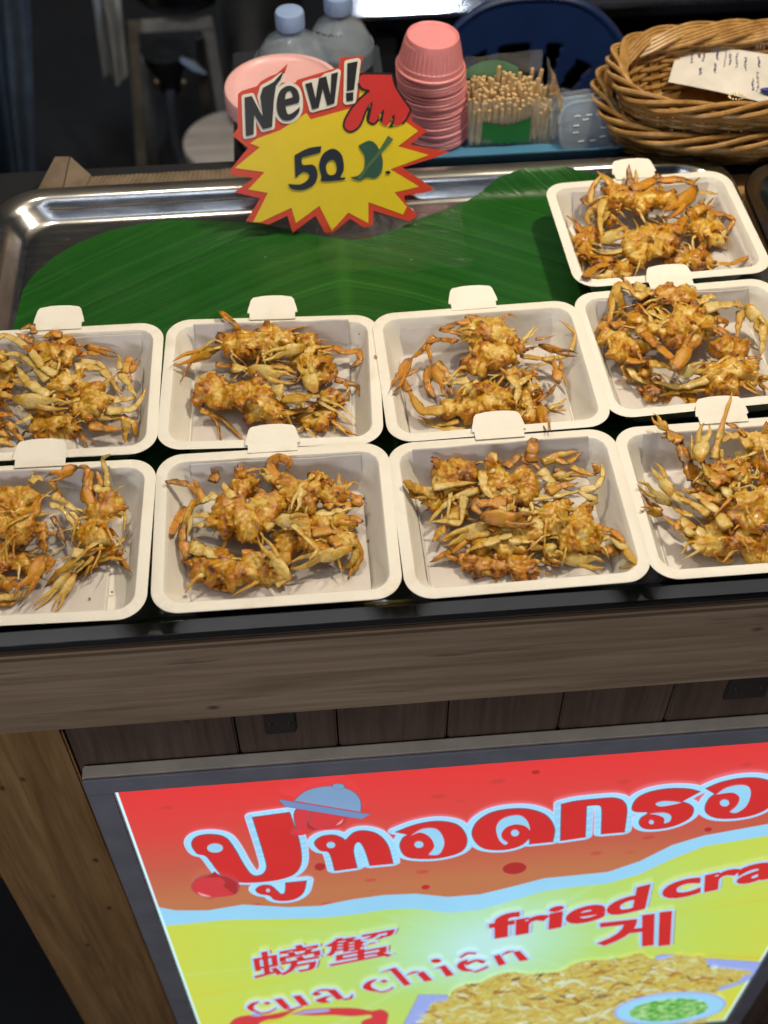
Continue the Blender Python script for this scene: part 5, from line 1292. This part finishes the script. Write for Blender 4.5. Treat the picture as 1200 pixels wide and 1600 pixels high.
# blue tray
bt = rings([(.290, .080, .016, Z0 + .002), (.302, .092, .02, Z0 + .016), (.306, .096, .021, Z0 + .0165), (.3065, .0965, .021, Z0 + .0150), (.3035, .0935, .021, Z0 + .0135)], False, 8)
L = 36
bt.f.append(tuple(range(L))[::-1])
place(bt, (.192, 1.136, 0), .0)
o = build(bt, "blue_tray", M_blue_t, None, (.192, 1.136, Z0), auto=40)
modif(o, 'SOLIDIFY', thickness=.0015, offset=1)
tag(o, "shallow blue plastic tray under the pink cups and the bag of sticks", "tray")

# stack of pink cups, mouth down
CX, CY = .1415, 1.150
def cup_mesh():
    mb = MB()
    H = .034
    prof = [(.0345, 0), (.0352, .0008), (.0352, .0030), (.0345, .0036), (.0334, .0040), (.0326, .0090), (.0318, .0095)]
    prof += [(.0318 - .0052 * k / 10, .0098 + .0225 * k / 10) for k in range(11)]
    prof += [(.0262, .0338), (.0258, .0350), (.0248, .0354), (.0240, .0347), (.0232, .0338), (.0, .0338)]
    def mod(i, r, a):
        return r + (.00045 * math.cos(a * 40) if 7 <= i <= 15 else 0)
    mb.lathe(prof[:-1], (0, 0), 160, mod=mod, cap1=True)
    return mb
cupm = None; NC = 26
zc0 = Z0 + .004; pitch = (atY((671, 134), CY - .034)[2] - zc0) / (NC - 1)
for k in range(NC):
    lab = "topmost pink plastic cup, upside down on its tall stack" if k == NC - 1 else "pink plastic cup nested upside down within the tall stack"
    if k == 0:
        o = build(cup_mesh(), "plastic_cup", M_pink_p, None, (0, 0, 0), auto=35); cupm = o
        modif(o, 'SOLIDIFY', thickness=.0006, offset=-1)
    else:
        o = cupm.copy(); C.objects.link(o)
    dx = (k / (NC - 1)) * -.007
    o.location = (CX + .004 + dx + rnd.uniform(-.0005, .0005), CY + rnd.uniform(-.0005, .0005), zc0 + pitch * k)
    o.rotation_euler = (0, rnd.uniform(-.015, .015) - .05, rnd.uniform(0, 6))
    tag(o, lab, "cup", "pink plastic cups in the stack")

# pink lidded tub
tub = thing("lidded_tub", "round pink plastic tub with recessed pale pink lid, half hidden by the price tag", "tub", (-.010, 1.165, Z0))
tz = float(atY((437, 132), 1.165)[2]) - Z0; RL = .0605
build(MB().lathe([(.049, 0), (.050, .002), (.0535, tz - .022), (.0555, tz - .020), (.0555, tz - .014), (.0545, tz - .012)], (-.010, 1.165), 64, cap0=True), "tub_body", simple("lilac_pink_plastic", (.42, .24, .29), .35), tub) if False else None
mbt = MB().lathe([(.049, Z0), (.050, Z0 + .002), (.0535, Z0 + tz - .026), (.0555, Z0 + tz - .024), (.0558, Z0 + tz - .016), (.0545, Z0 + tz - .010)], (-.010, 1.165), 64, cap0=True)
build(mbt, "tub_body", simple("lilac_pink_plastic", (.40, .25, .29), .35), tub)
zt = Z0 + tz
mbl = MB().lathe([(RL - .0015, zt - .020), (RL, zt - .019), (RL, zt - .004), (RL - .001, zt - .001), (RL - .003, zt), (RL - .006, zt - .0004), (RL - .008, zt - .0030), (RL - .013, zt - .0046), (.020, zt - .0050)], (-.010, 1.165), 96, cap1=True,
                 mod=lambda i, r, a: r + (.0004 * math.cos(a * 60) if i in (1, 2) else 0))
lid = build(mbl, "lid", M_pale_pink, tub, auto=35)
build(MB().box((-.036, 1.163, zt - .0052), (.014, 1.171, zt + .0005), .002), "lid_grip", M_pale_pink, lid)

# water bottles
def water_mat():
    n = NT("frosted_bottle")
    n.set(Base_Color=n.ramp(n.noise(n.geo(), 40, 3), [(.3, (.27, .33, .42)), (.7, (.36, .43, .53))]), Roughness=.22)
    n.b.inputs['Alpha'].default_value = .62; n.b.inputs['Coat Weight'].default_value = .6
    n.bump(n.noise(n.geo(), 90, 2), .1, .001); return n.m
M_bot = water_mat(); M_cap = simple("blue_cap", (.25, .36, .62), .4)
def bottle(px_top, px_bot, Y, rb, label):
    top = atY(px_top, Y); x = float(top[0]); zt = float(top[2])
    t = thing("water_bottle", label, "bottle", (x, Y, Z0), "water bottles behind the tub")
    h = zt - Z0; s = rb / .033
    prof = [(.030 * s, 0), (.033 * s, .004), (.033 * s, h * .25), (.0318 * s, h * .27), (.033 * s, h * .29), (.033 * s, h - .075), (.0325 * s, h - .062), (.029 * s, h - .048), (.022 * s, h - .034), (.0150, h - .025), (.0135, h - .021), (.0135, h - .017)]
    build(MB().lathe([(r, Z0 + z) for r, z in prof], (x, Y), 40, cap0=True), "bottle_body", M_bot, t)
    build(MB().lathe([(.0142, Z0 + h - .018), (.0155, Z0 + h - .0175), (.0155, Z0 + h - .002), (.0145, Z0 + h), (.0135, Z0 + h)], (x, Y), 60, cap0=True, cap1=True, mod=lambda i, r, a: r + (.0003 * math.cos(a * 36) if i in (1, 2) else 0)), "bottle_cap", M_cap, t)
    return t
bottle((452, 17), (455, 90), 1.275, .042, "shorter frosted water bottle with blue cap, left of the pair behind the tub")
t2 = bottle((528, -8), (530, 60), 1.30, .038, "taller frosted water bottle with printed date, right of the pair behind the tub")
# dotted date print on the taller bottle
dm = MB(); bx_ = t2.location.x
for k in range(26):
    if k % 7 == 5: continue
    a = -1.57 - .75 + k * .03; P = atY((500 + k * 2, 50), 1.30)
    zz = float(atY((520, 52), 1.27)[2]) + .0035 * mnoise.noise((k * .9, 3, 1))
    dm.tube([(bx_ + .0402 * math.cos(a) * .955, 1.30 + .0402 * math.sin(a) * .955, zz), (bx_ + .0402 * math.cos(a + .012) * .955, 1.30 + .0402 * math.sin(a + .012) * .955, zz + .0022)], .0004, 5)
build(dm, "date_print", M_black, t2)

# bag of bamboo sticks
bag = thing("stick_bag", "clear plastic bag with green card holding bamboo sticks beside the pink cups", "bag", (.2215, 1.150, Z0))
def pane(P, Q, R, S, amp, seed):
    P, Q, R, S = map(np.array, (P, Q, R, S))
    def fn(u, v):
        p = (P * (1 - u) + Q * u) * (1 - v) + (S * (1 - u) + R * u) * v
        return p + amp * np.array(mnoise.noise_vector(Vector((u * 5 + seed, v * 5, seed))))
    return MB().grid(fn, 16, 14)
bx0, bx1, by0, by1, bz0, bz1 = .176, .268, 1.122, 1.176, Z0 + .002, Z0 + .064
fb = pane((bx0, by0, bz0), (bx1 - .002, by0, bz0), (bx1 + .003, by0 + .004, bz1 - .012), (bx0 - .003, by0 + .004, bz1 - .010), .002, 1)
bk = pane((bx0, by1, bz0), (bx1, by1, bz0), (bx1 - .012, by1 + .004, bz1 + .010), (bx0, by1 + .004, bz1 + .006), .003, 4)
sl = pane((bx0, by0, bz0), (bx0, by1, bz0), (bx0, by1, bz1 + .004), (bx0 - .002, by0, bz1 - .008), .002, 7)
sr = pane((bx1, by0, bz0), (bx1, by1, bz0), (bx1 - .006, by1, bz1 + .006), (bx1 + .003, by0, bz1 - .010), .002, 9)
for q in (bk, sl, sr): fb.add(q.v, q.f)
M_bag = clear("bag_film", (.92, .95, .93), .86, .1, .5, 60)
build(fb, "bag_film", M_bag, bag, auto=None)
M_grn = simple("green_card", (.022, .17, .025), .4)
build(MB().grid(lambda u, v: (.190 + .050 * u, by0 - .001 + .0006 * math.sin(u * 9), Z0 + .006 + v * (.020 + .014 * abs(u - .45))), 12, 4), "green_card", M_grn, bag)
build(MB().grid(lambda u, v: (.178 + .055 * u, by1 - .002 + .003 * v, Z0 + .050 + v * (.018 - .010 * (2 * u - 1) ** 2)), 12, 4), "green_card", simple("faded_green_card", (.10, .22, .12), .45), bag)
M_bam = simple("bamboo", (.60, .43, .22), .5, var=.18, scale=160)
stick0 = None
for i in range(20):
    for j in range(8):
        x = .180 + .0044 * i + rnd.uniform(-.0012, .0012); y = 1.127 + .0058 * j + rnd.uniform(-.0014, .0014)
        top = Z0 + .047 + .0014 * j + rnd.uniform(-.004, .004) + (.008 if rnd.random() < .04 else 0) - (.014 if i > 16 else 0)
        if stick0 is None:
            mb = MB().box((-.0018, -.0016, 0), (.0018, .0016, .048), .0005)
            o = build(mb, "bamboo_stick", M_bam, None, (0, 0, 0)); stick0 = o
        else: o = stick0.copy(); C.objects.link(o)
        o.location = (x, y, top - .048); lean = (.16 if i > 14 else -.02) + rnd.uniform(-.05, .05)
        o.rotation_euler = (rnd.uniform(-.05, .05), lean, rnd.uniform(0, 3))
        tag(o, "short square bamboo stick standing in the clear bag", "stick", "bamboo sticks in the clear bag")

# clear lidded pots leaning on the basket
M_pot = clear("clear_pot_plastic", (.84, .90, .96), .82, .10, .25, 120)
for k in range(3):
    t = thing("clear_pot", ["front clear plastic pot leaning with its embossed lid facing out", "middle clear plastic pot wedged behind the front one", "rearmost clear plastic pot of the three leaning by the baskets"][k], "pot", (.3, 1.13, Z0), "clear plastic pots beside the baskets")
    prof = [(.062, .054, .017, .0), (.064, .056, .018, .0012), (.064, .056, .018, .0032), (.058, .050, .015, .0040), (.054, .046, .014, .0028), (.050, .042, .013, .0030)]
    mb = rings(prof, True, 8)
    body = rings([(.058, .050, .016, -.001), (.054, .046, .015, -.014), (.050, .042, .014, -.022)], True, 8)
    c0 = atY((921 - 13 * k, 197 - 6 * k), 1.118 + .012 * k)
    R = Matrix.Rotation(math.radians(-6), 4, 'Y') @ Matrix.Rotation(math.radians(66), 4, 'X')
    def tr(m_):
        m_.v = [tuple(Matrix.Translation(Vector(c0)) @ (R @ Vector(p))) for p in m_.v]; return m_
    ld = build(tr(mb), "lid", M_pot, t, auto=40); build(tr(body), "pot_body", M_pot, t, auto=40)
    if k == 0:
        em = MB()
        for a, b in ((-.012, .012), (.0, .012), (.010, .011), (-.014, .003), (.014, -.002), (-.010, -.013), (.002, -.014), (.012, -.012), (-.004, .008), (-.015, -.004)):
            em.tube([(a - .003, b, .0034), (a, b + rnd.uniform(-.001, .001), .0040), (a + .003, b, .0034)], .0006, 5)
        build(tr(em), "embossing", simple("embossed_plastic", (.62, .70, .78), .25), ld)

# wicker baskets, one nested in the other
def wick_mat():
    n = NT("wicker"); g = n.geo()
    a = n.noise(g, 55, 4); b = n.noise(g, 300, 3)
    v = n.math('ADD', n.math('MULTIPLY', a, .7), n.math('MULTIPLY', b, .3))
    n.set(Base_Color=n.ramp(v, [(.3, (.20, .095, .024)), (.5, (.38, .21, .065)), (.7, (.52, .32, .12))]), Roughness=.38)
    n.bump(b, .4, .0008); return n.m
M_wick = wick_mat()
def basket(cx, cy, z0, z1, rx0, ry0, rx1, ry1, label, seed):
    t = thing("wicker_basket", label, "basket", (cx, cy, z0), "wicker baskets nested at right")
    def pt(a, h, off=0.0):
        k = h; rx = rx0 + (rx1 - rx0) * k ** .8; ry = ry0 + (ry1 - ry0) * k ** .8
        e = 2.6; ca, sa = math.cos(a), math.sin(a)
        q = (abs(ca) ** e + abs(sa) ** e) ** (-1 / e)
        return np.array([cx + (rx + off) * q * ca, cy + (ry + off) * q * sa, z0 + (z1 - z0) * h])
    ns = 26
    st = MB()
    for k in range(ns):
        a = 2 * math.pi * k / ns
        for d in (-.03, .0, .03): st.tube([pt(a + d, h) for h in np.linspace(.0, .98, 7)], .0019, 6)
    build(st, "stakes", M_wick, t)
    wv = MB(); rows = max(7, int((z1 - z0) / .0046)); n = ns * 6
    for r in range(rows):
        h = (r + .5) / rows * .92; ph = math.pi * (r % 2)
        P = [pt(2 * math.pi * k / n, h + .004 * mnoise.noise((k * .2, r, seed)), .0024 * math.cos(k / 6 * math.pi + ph)) for k in range(n + 1)]
        wv.tube(P, [.0022 * (1 + .2 * mnoise.noise((k * .3, r, seed))) for k in range(n + 1)], 6, caps=False)
    build(wv, "weave", M_wick, t)
    rm = MB(); n = 240
    for s in range(4):
        for d in range(4):
            P = []
            for k in range(n + 1):
                a = 2 * math.pi * k / n; w = a * 5 + s * math.pi / 2
                p = pt(a, 1.0, .0068 * math.cos(w) + .0021 * (d - 1.5)); p[2] += .0060 * math.sin(w) + .003 + .0024 * (d - 1.5)
                P.append(p)
            rm.tube(P, .0022, 6, caps=False)
    build(rm, "rim_braid", M_wick, t)
    bs = MB().lathe([(.001, z0 + .002), (.5, z0 + .002), (1.0, z0 + .004)], (0, 0), 40)
    bs.v = [(cx + x * rx0, cy + y * ry0, z) for x, y, z in bs.v]
    build(bs, "base", M_wick, t)
    return t
basket(.445, 1.128, Z0 + .001, Z0 + .040, .112, .055, .130, .082, "lower wicker basket with the other one nested inside it", 1)
basket(.447, 1.124, Z0 + .020, Z0 + .072, .104, .050, .122, .071, "upper wicker basket with braided rim, holding a handwritten note", 2)

# the note in the basket, its writing, the pen and the key ring
zn = Z0 + .047
Q = [at(p, z) for p, z in (((1062, 68), zn + .012), ((1230, 88), zn + .012), ((1230, 168), zn), ((1044, 128), zn))]
def on_note(u, v):
    p = (Q[3] * (1 - u) + Q[2] * u) * (1 - v) + (Q[0] * (1 - u) + Q[1] * u) * v
    return p + np.array([0, 0, .001 * math.sin(u * 4)])
note = thing("paper_note", "white paper note with blue handwriting lying in the upper basket", "note", tuple(on_note(.5, .5)))
build(MB().grid(on_note, 14, 10), "sheet", simple("note_paper", (.62, .60, .58), .7), note)
wr = MB(); M_pen = simple("pen_ink", (.03, .04, .16), .6)
def scribble(u, v, du, dv, seed, n=16, amp=.018):
    P = []
    for k in range(n):
        t = k / (n - 1)
        a = u + du * t + amp * .6 * math.sin(k * 1.9 + seed); b = v + dv * t + amp * 1.5 * math.cos(k * 1.5 + seed * 2)
        P.append(on_note(a, b) + np.array([0, 0, .0006]))
    wr.tube(P, .00035, 4)
for i, (u, v0, v1) in enumerate(((.14, .88, .52), (.20, .80, .70), (.24, .88, .60), (.24, .45, .30), (.36, .88, .70), (.36, .60, .40), (.48, .88, .62), (.54, .90, .60), (.62, .86, .58), (.74, .88, .70), (.74, .60, .20), (.70, .40, .18))):
    scribble(u, v0, .01, v1 - v0, i * 1.7, 18)
scribble(.44, .92, .0, -.36, 3, 8, .004)
build(wr, "handwriting", M_pen, note)
def pix(p, z): return at(p, z)
pa, pb = at((1188, 140), zn + .006), at((1290, 158), zn + .006)
pen = thing("blue_pen", "blue pen lying on the note at the right edge of the frame", "pen", tuple(pa))
build(MB().tube([pa, pa + (pb - pa) * .08, pb], [.0012, .0032, .0032], 10), "barrel", simple("blue_pen_plastic", (.02, .035, .28), .3), pen)
kc = thing("key_ring", "small tarnished metal bead ring on the front edge of the note", "key ring", tuple(at((1152, 150), zn + .004)))
kb = MB()
for k in range(15):
    a = k / 15 * 6.283
    P = at((1151 + 12 * math.cos(a), 151 + 4.5 * math.sin(a)), zn + .005); kb.sphere(P, .0013, 1)
build(kb, "beads", simple("brass", (.30, .25, .13), .3, .9), kc)

# cardboard crate behind the tray at left
M_cb = simple("worn_cardboard", (.15, .11, .075), .8, var=.25, scale=50)
crate = thing("cardboard_crate", "low ribbed cardboard crate behind the tray at left, end flap folded up", "crate", (-.15, 1.10, Z0))
zt_ = Z0 + .016
A_, B_ = at((128, 278), zt_), at((385, 264), zt_)
def sheet(u, v):
    p = A_ * (1 - u) + B_ * u
    return (p[0] - .03 * v * (1 - u), p[1] - .045 * v, zt_ - .004 * v + .0004 * math.sin(u * 230) + .0015 * mnoise.noise((u * 6, v * 3, 1)))
o = build(MB().grid(sheet, 180, 8), "ribbed_sheet", M_cb, crate, auto=None); modif(o, 'SOLIDIFY', thickness=.0015, offset=-1)
F = [at((58, 304), Z0 + .012), at((88, 247), Z0 + .030), at((110, 247), Z0 + .032), at((98, 302), Z0 + .014)]
G = [F[3], F[2], at((142, 276), zt_ + .001), at((128, 302), zt_ - .003)]
fl = MB()
for q in (F, G):
    b = len(fl.v); fl.add([tuple(p) for p in q], [(0, 1, 2, 3)])
o = build(fl, "folded_flap", M_cb, crate, smooth=False); modif(o, 'SOLIDIFY', thickness=.003, offset=-1)

# blue plastic chair behind the counter
M_chair = simple("blue_chair_plastic", (.011, .030, .120), .33, var=.08)
YC = 1.52
chair = thing("plastic_chair", "dark blue plastic chair with slotted round backrest behind the skewer bag", "chair", (.32, YC, GROUND))
def back_pt(u, w):                                          # u across, w 0..1 from seat to the top
    x = .318 + (u - .5) * .30; xx = (u - .5) * 2
    top = .728 - .105 * abs(xx) ** 3.2; lo = .36
    return np.array([x, YC - .035 * xx * xx + .04 * w, lo + (top - lo) * w])
cols, rows = 96, 72
mb = MB(); idx = {}
slots = [(-.62, .44), (-.40, .50), (-.12, .52), (.20, .50), (.47, .44)]
def in_slot(u, w):
    xx = (u - .5) * 2
    for i, (cx_, c_) in enumerate(slots):
        tilt_ = max(-.3, min(.6, cx_ * 1.3)) if i != 2 else 0
        q = xx - cx_ - tilt_ * (w - .75) * 2
        if abs(q) < (.15 if i == 2 else .065) and (.66 if i != 2 else .70) < w < (.84 if abs(cx_) < .45 else .79): return True
    return False
for j in range(rows):
    for i in range(cols):
        u, w = (i + .5) / cols, (j + .5) / rows
        if in_slot(u, w): continue
        f = []
        for a, b in ((i, j), (i + 1, j), (i + 1, j + 1), (i, j + 1)):
            if (a, b) not in idx:
                idx[(a, b)] = len(mb.v); mb.v.append(tuple(back_pt(a / cols, b / rows))); mb.t.append(0)
            f.append(idx[(a, b)])
        mb.f.append(tuple(f))
o = build(mb, "backrest", M_chair, chair, auto=None); modif(o, 'SOLIDIFY', thickness=.005, offset=0)
rim_ = [back_pt(u, 1.0) for u in np.linspace(0, 1, 40)]
rim_ = [back_pt(0, w) for w in np.linspace(0, .96, 8)] + rim_[1:-1] + [back_pt(1, w) for w in np.linspace(.96, 0, 8)]
build(MB().tube(rim_, .0055, 8), "back_rim", M_chair, chair)
build(MB().box((.165, YC - .02, .13), (.471, YC + .36, .155), .01), "seat", M_chair, chair)
for a in (.18, .45):
    build(MB().tube([(a, YC + .0, .40), (a, YC + .0, GROUND)], [.018, .013], 8), "leg", M_chair, chair)
    build(MB().tube([(a, YC + .33, .13), (a, YC + .35, GROUND)], [.018, .013], 8), "leg", M_chair, chair)

# steel bench further back
bench = thing("steel_bench", "long stainless steel work bench with dark shelf behind the blue chair", "bench", (.9, 2.1, GROUND))
e0, e1 = at((556, 23), .55), at((1200, 6), .55)
M_steel2 = steel("bench_steel", (.50, .51, .55), .12)
yb0 = float((e0[1] + e1[1]) / 2)
build(MB().box((float(e0[0]) - .01, yb0, .530), (2.2, yb0 + .8, .552), .004), "bench_top", M_steel2, bench)
build(MB().box((float(e0[0]) + .02, yb0 + .05, .05), (2.15, yb0 + .75, .07), .003), "shelf", M_black, bench)
for x in (float(e0[0]) + .03, 1.1, 2.1):
    build(MB().box((x, yb0 + .02, GROUND), (x + .035, yb0 + .055, .530), .003), "leg", M_black, bench)
    build(MB().box((x, yb0 + .72, GROUND), (x + .035, yb0 + .755, .530), .003), "leg", M_black, bench)
build(MB().box((float(e0[0]) + .02, yb0 + .76, GROUND + .1), (2.15, yb0 + .775, .529), .002), "back_panel", M_black, bench)

# gas stove stand with its burner, hose and wok
M_galv = simple("galvanised_steel", (.34, .32, .29), .5, .6, var=.3, scale=18)
YS = 2.42
stove = thing("stove_stand", "grey angle iron gas stove stand with burner in the dark behind the counter", "stove", (-.24, YS + .1, GROUND))
def leg_at(p0, p1, Y, w, mat=None):
    a, b = atY(p0, Y), atY(p1, Y); d = (b - a); k = (GROUND - a[2]) / d[2]; b = a + d * k
    mb = MB()
    mb.add([(a[0] - w, Y, a[2]), (a[0] + w, Y, a[2]), (b[0] + w, Y, b[2]), (b[0] - w, Y, b[2]), (a[0] - w, Y + .004, a[2]), (a[0] + w, Y + .004, a[2]), (b[0] + w, Y + .004, b[2]), (b[0] - w, Y + .004, b[2])],
           [(3, 2, 1, 0), (4, 5, 6, 7), (0, 4, 7, 3), (1, 2, 6, 5), (0, 1, 5, 4), (2, 3, 7, 6)])
    sx = 1 if a[0] < -.2 else -1
    xo = -w * sx
    mb.add([(a[0] + xo, Y + .004, a[2]), (a[0] + xo + .004 * sx, Y + .004, a[2]), (b[0] + xo + .004 * sx, Y + .004, b[2]), (b[0] + xo, Y + .004, b[2]), (a[0] + xo, Y + .03, a[2]), (a[0] + xo + .004 * sx, Y + .03, a[2]), (b[0] + xo + .004 * sx, Y + .03, b[2]), (b[0] + xo, Y + .03, b[2])],
           [(3, 2, 1, 0), (4, 5, 6, 7), (0, 4, 7, 3), (1, 2, 6, 5), (0, 1, 5, 4), (2, 3, 7, 6)])
    return build(mb, "leg", M_galv, stove, smooth=False)
leg_at((207, 42), (222, 272), YS, .011); leg_at((325, 36), (346, 165), YS, .011)
leg_at((228, 95), (240, 272), YS + .22, .012); leg_at((312, 60), (322, 160), YS + .22, .010)
ra, rb = atY((200, 44), YS), atY((332, 38), YS)
build(MB().box((float(ra[0]), YS - .003, float(ra[2]) - .010), (float(rb[0]), YS - .0005, float(ra[2]) + .018), .002), "top_rail", M_galv, stove)
bc = atY((265, 128), YS + .1)
bm_ = MB().lathe([(.012, bc[2] - .03), (.022, bc[2] - .02), (.030, bc[2] + .02), (.045, bc[2] + .05), (.05, bc[2] + .075)], (float(bc[0]), YS + .1), 24, cap0=True, cap1=True)
burner = build(bm_, "burner", M_black, stove)
M_brass = simple("dull_brass", (.20, .17, .12), .35, .8)
for px_ in ((245, 130), (288, 131)):
    q = atY(px_, YS + .05); v_ = MB().sphere(q, (.008, .008, .012), 2); v_.tube([q, q + np.array([0, 0, -.018])], .005, 8)
    build(v_, "valve", M_brass, burner)
la, lb = atY((282, 92), YS + .03), atY((322, 115), YS + .03)
build(MB().tube([la, (la + lb) / 2, lb], [.010, .018, .004], 8, .4), "gas_lever", simple("pale_lever", (.20, .25, .34), .4), stove)
h0 = [atY(p, YS + .08) for p in ((266, 140), (268, 180), (275, 225), (289, 268))]
h0.append(h0[-1] + np.array([.05, -.05, -.35]))
build(MB().tube(bez(h0, 6)[0], .011, 10), "gas_hose", simple("grey_hose", (.10, .11, .14), .45), stove)
wc = atY((278, -45), YS + .06)
wk = thing("wok", "black wok sitting on the stove stand at the top edge of the picture", "wok", (float(wc[0]), YS + .08, float(wc[2]) - .07))
wr_ = [(.001, -.075), (.05, -.070), (.09, -.052), (.118, -.022), (.135, .015), (.139, .017), (.136, .019), (.116, -.018), (.088, -.048), (.05, -.064), (.001, -.069)]
build(MB().lathe([(r, float(wc[2]) + z) for r, z in wr_], (float(wc[0]), YS + .08), 56), "wok_bowl", simple("seasoned_iron", (.022, .023, .026), .32, .6, bump=.2, bscale=60), wk)
for s in (-1, 1):
    q = np.array([float(wc[0]) + s * .137, YS + .08, float(wc[2]) + .015])
    build(MB().tube([q + np.array([0, -.03, 0]), q + np.array([s * .03, -.018, .006]), q + np.array([s * .03, .018, .006]), q + np.array([0, .03, 0])], .005, 8), "handle", M_black, wk)

# round wooden stool
sc_ = at((370, 216), .16)
stool = thing("wooden_stool", "round wooden stool with pale scuffed top behind the cardboard crate", "stool", (float(sc_[0]), float(sc_[1]), GROUND))
build(MB().lathe([(.080, .120), (.098, .124), (.105, .138), (.103, .156), (.097, .160), (.003, .160)], (float(sc_[0]), float(sc_[1])), 48, cap0=True, cap1=True), "seat", wood("stool_wood", ((.26, .21, .17), (.34, .29, .24), (.40, .35, .30)), 0, 1.2, .6, knots=False), stool)
for k in range(3):
    a = k * 2.094 + .5
    build(MB().tube([(sc_[0] + .05 * math.cos(a), sc_[1] + .05 * math.sin(a), .13), (sc_[0] + .10 * math.cos(a), sc_[1] + .10 * math.sin(a), GROUND)], .012, 8), "leg", M_black, stool)

# stock pot right of the stove
pc = atY((408, 40), 2.2)
pot = thing("stock_pot", "tall dull steel stock pot standing behind the water bottles", "pot", (float(pc[0]), 2.2, GROUND))
px_ = float(pc[0])
build(MB().lathe([(.078, GROUND), (.078, .60), (.082, .605), (.082, .612), (.075, .612), (.074, .2)], (px_, 2.2), 48, cap0=True), "pot_wall", steel("dull_steel", (.26, .27, .28), .42), pot)
for s in (-1, 1):
    q = np.array([px_ + s * .078, 2.2, .53])
    build(MB().tube([q + np.array([0, -.03, 0]), q + np.array([s * .025, -.02, .0]), q + np.array([s * .025, .02, .0]), q + np.array([0, .03, 0])], .004, 8), "handle", M_black, pot)

# dark tarpaulin and a clear plastic sheet hanging at left
M_tarp = simple("dark_tarpaulin", (.030, .040, .055), .30, var=.2, bump=.3, bscale=25)
def tarp(u, v):
    x = -.95 + .60 * u; z = GROUND + .02 + 1.15 * v
    x -= .20 * (1 - v) * u ** 2
    return (x, 2.0 + .05 * math.sin(u * 23 + v * 1.5) + .03 * math.sin(u * 51 + v * 3) + .02 * mnoise.noise((u * 7, v * 5, 1)) - .12 * (1 - v), z)
o = build(MB().grid(tarp, 120, 40), "tarpaulin", M_tarp, None, (-.7, 1.95, GROUND), auto=None)
modif(o, 'SOLIDIFY', thickness=.002)
tag(o, "dark blue plastic tarpaulin hanging in folds at the far left", "tarpaulin")
def psheet(u, v):
    a = atY((148 + 52 * u + 8 * math.sin(v * 5), 0), 2.3); b = atY((162 + 38 * u, 126), 2.3)
    p = a * v + b * (1 - v) + (a - b) * .6 * max(0, v - .0) * 0
    return (p[0], 2.3 + .02 * math.sin(u * 8 + v * 2) + .012 * mnoise.noise((u * 5, v * 7, 3)), p[2] + (.35 * v))
M_sheet = clear("milky_plastic", (.62, .66, .74), .35, .2, .4, 40)
o = build(MB().grid(psheet, 30, 40), "plastic_sheet", M_sheet, None, tuple(atY((170, 126), 2.3)), auto=None)
tag(o, "milky clear plastic sheet hanging left of the stove stand", "plastic sheet")

# an unseen canvas sheet added overhead for bounce light and grey steel reflections
can = MB()
def canopy(u, v): return (-1.5 + 3.2 * u, .15 + 2.6 * v, 2.42 + .05 * math.sin(u * 6.3) - .04 * math.sin(v * 3.1))
can.grid(canopy, 24, 16)
o = build(can, "bounce_canopy", simple("bounce_canvas", (.42, .39, .34), .9), None, (.1, 1.45, 2.42), auto=None); modif(o, 'SOLIDIFY', thickness=.004)
tag(o, "unseen cream canopy added above the stall to bounce light down", "canopy")
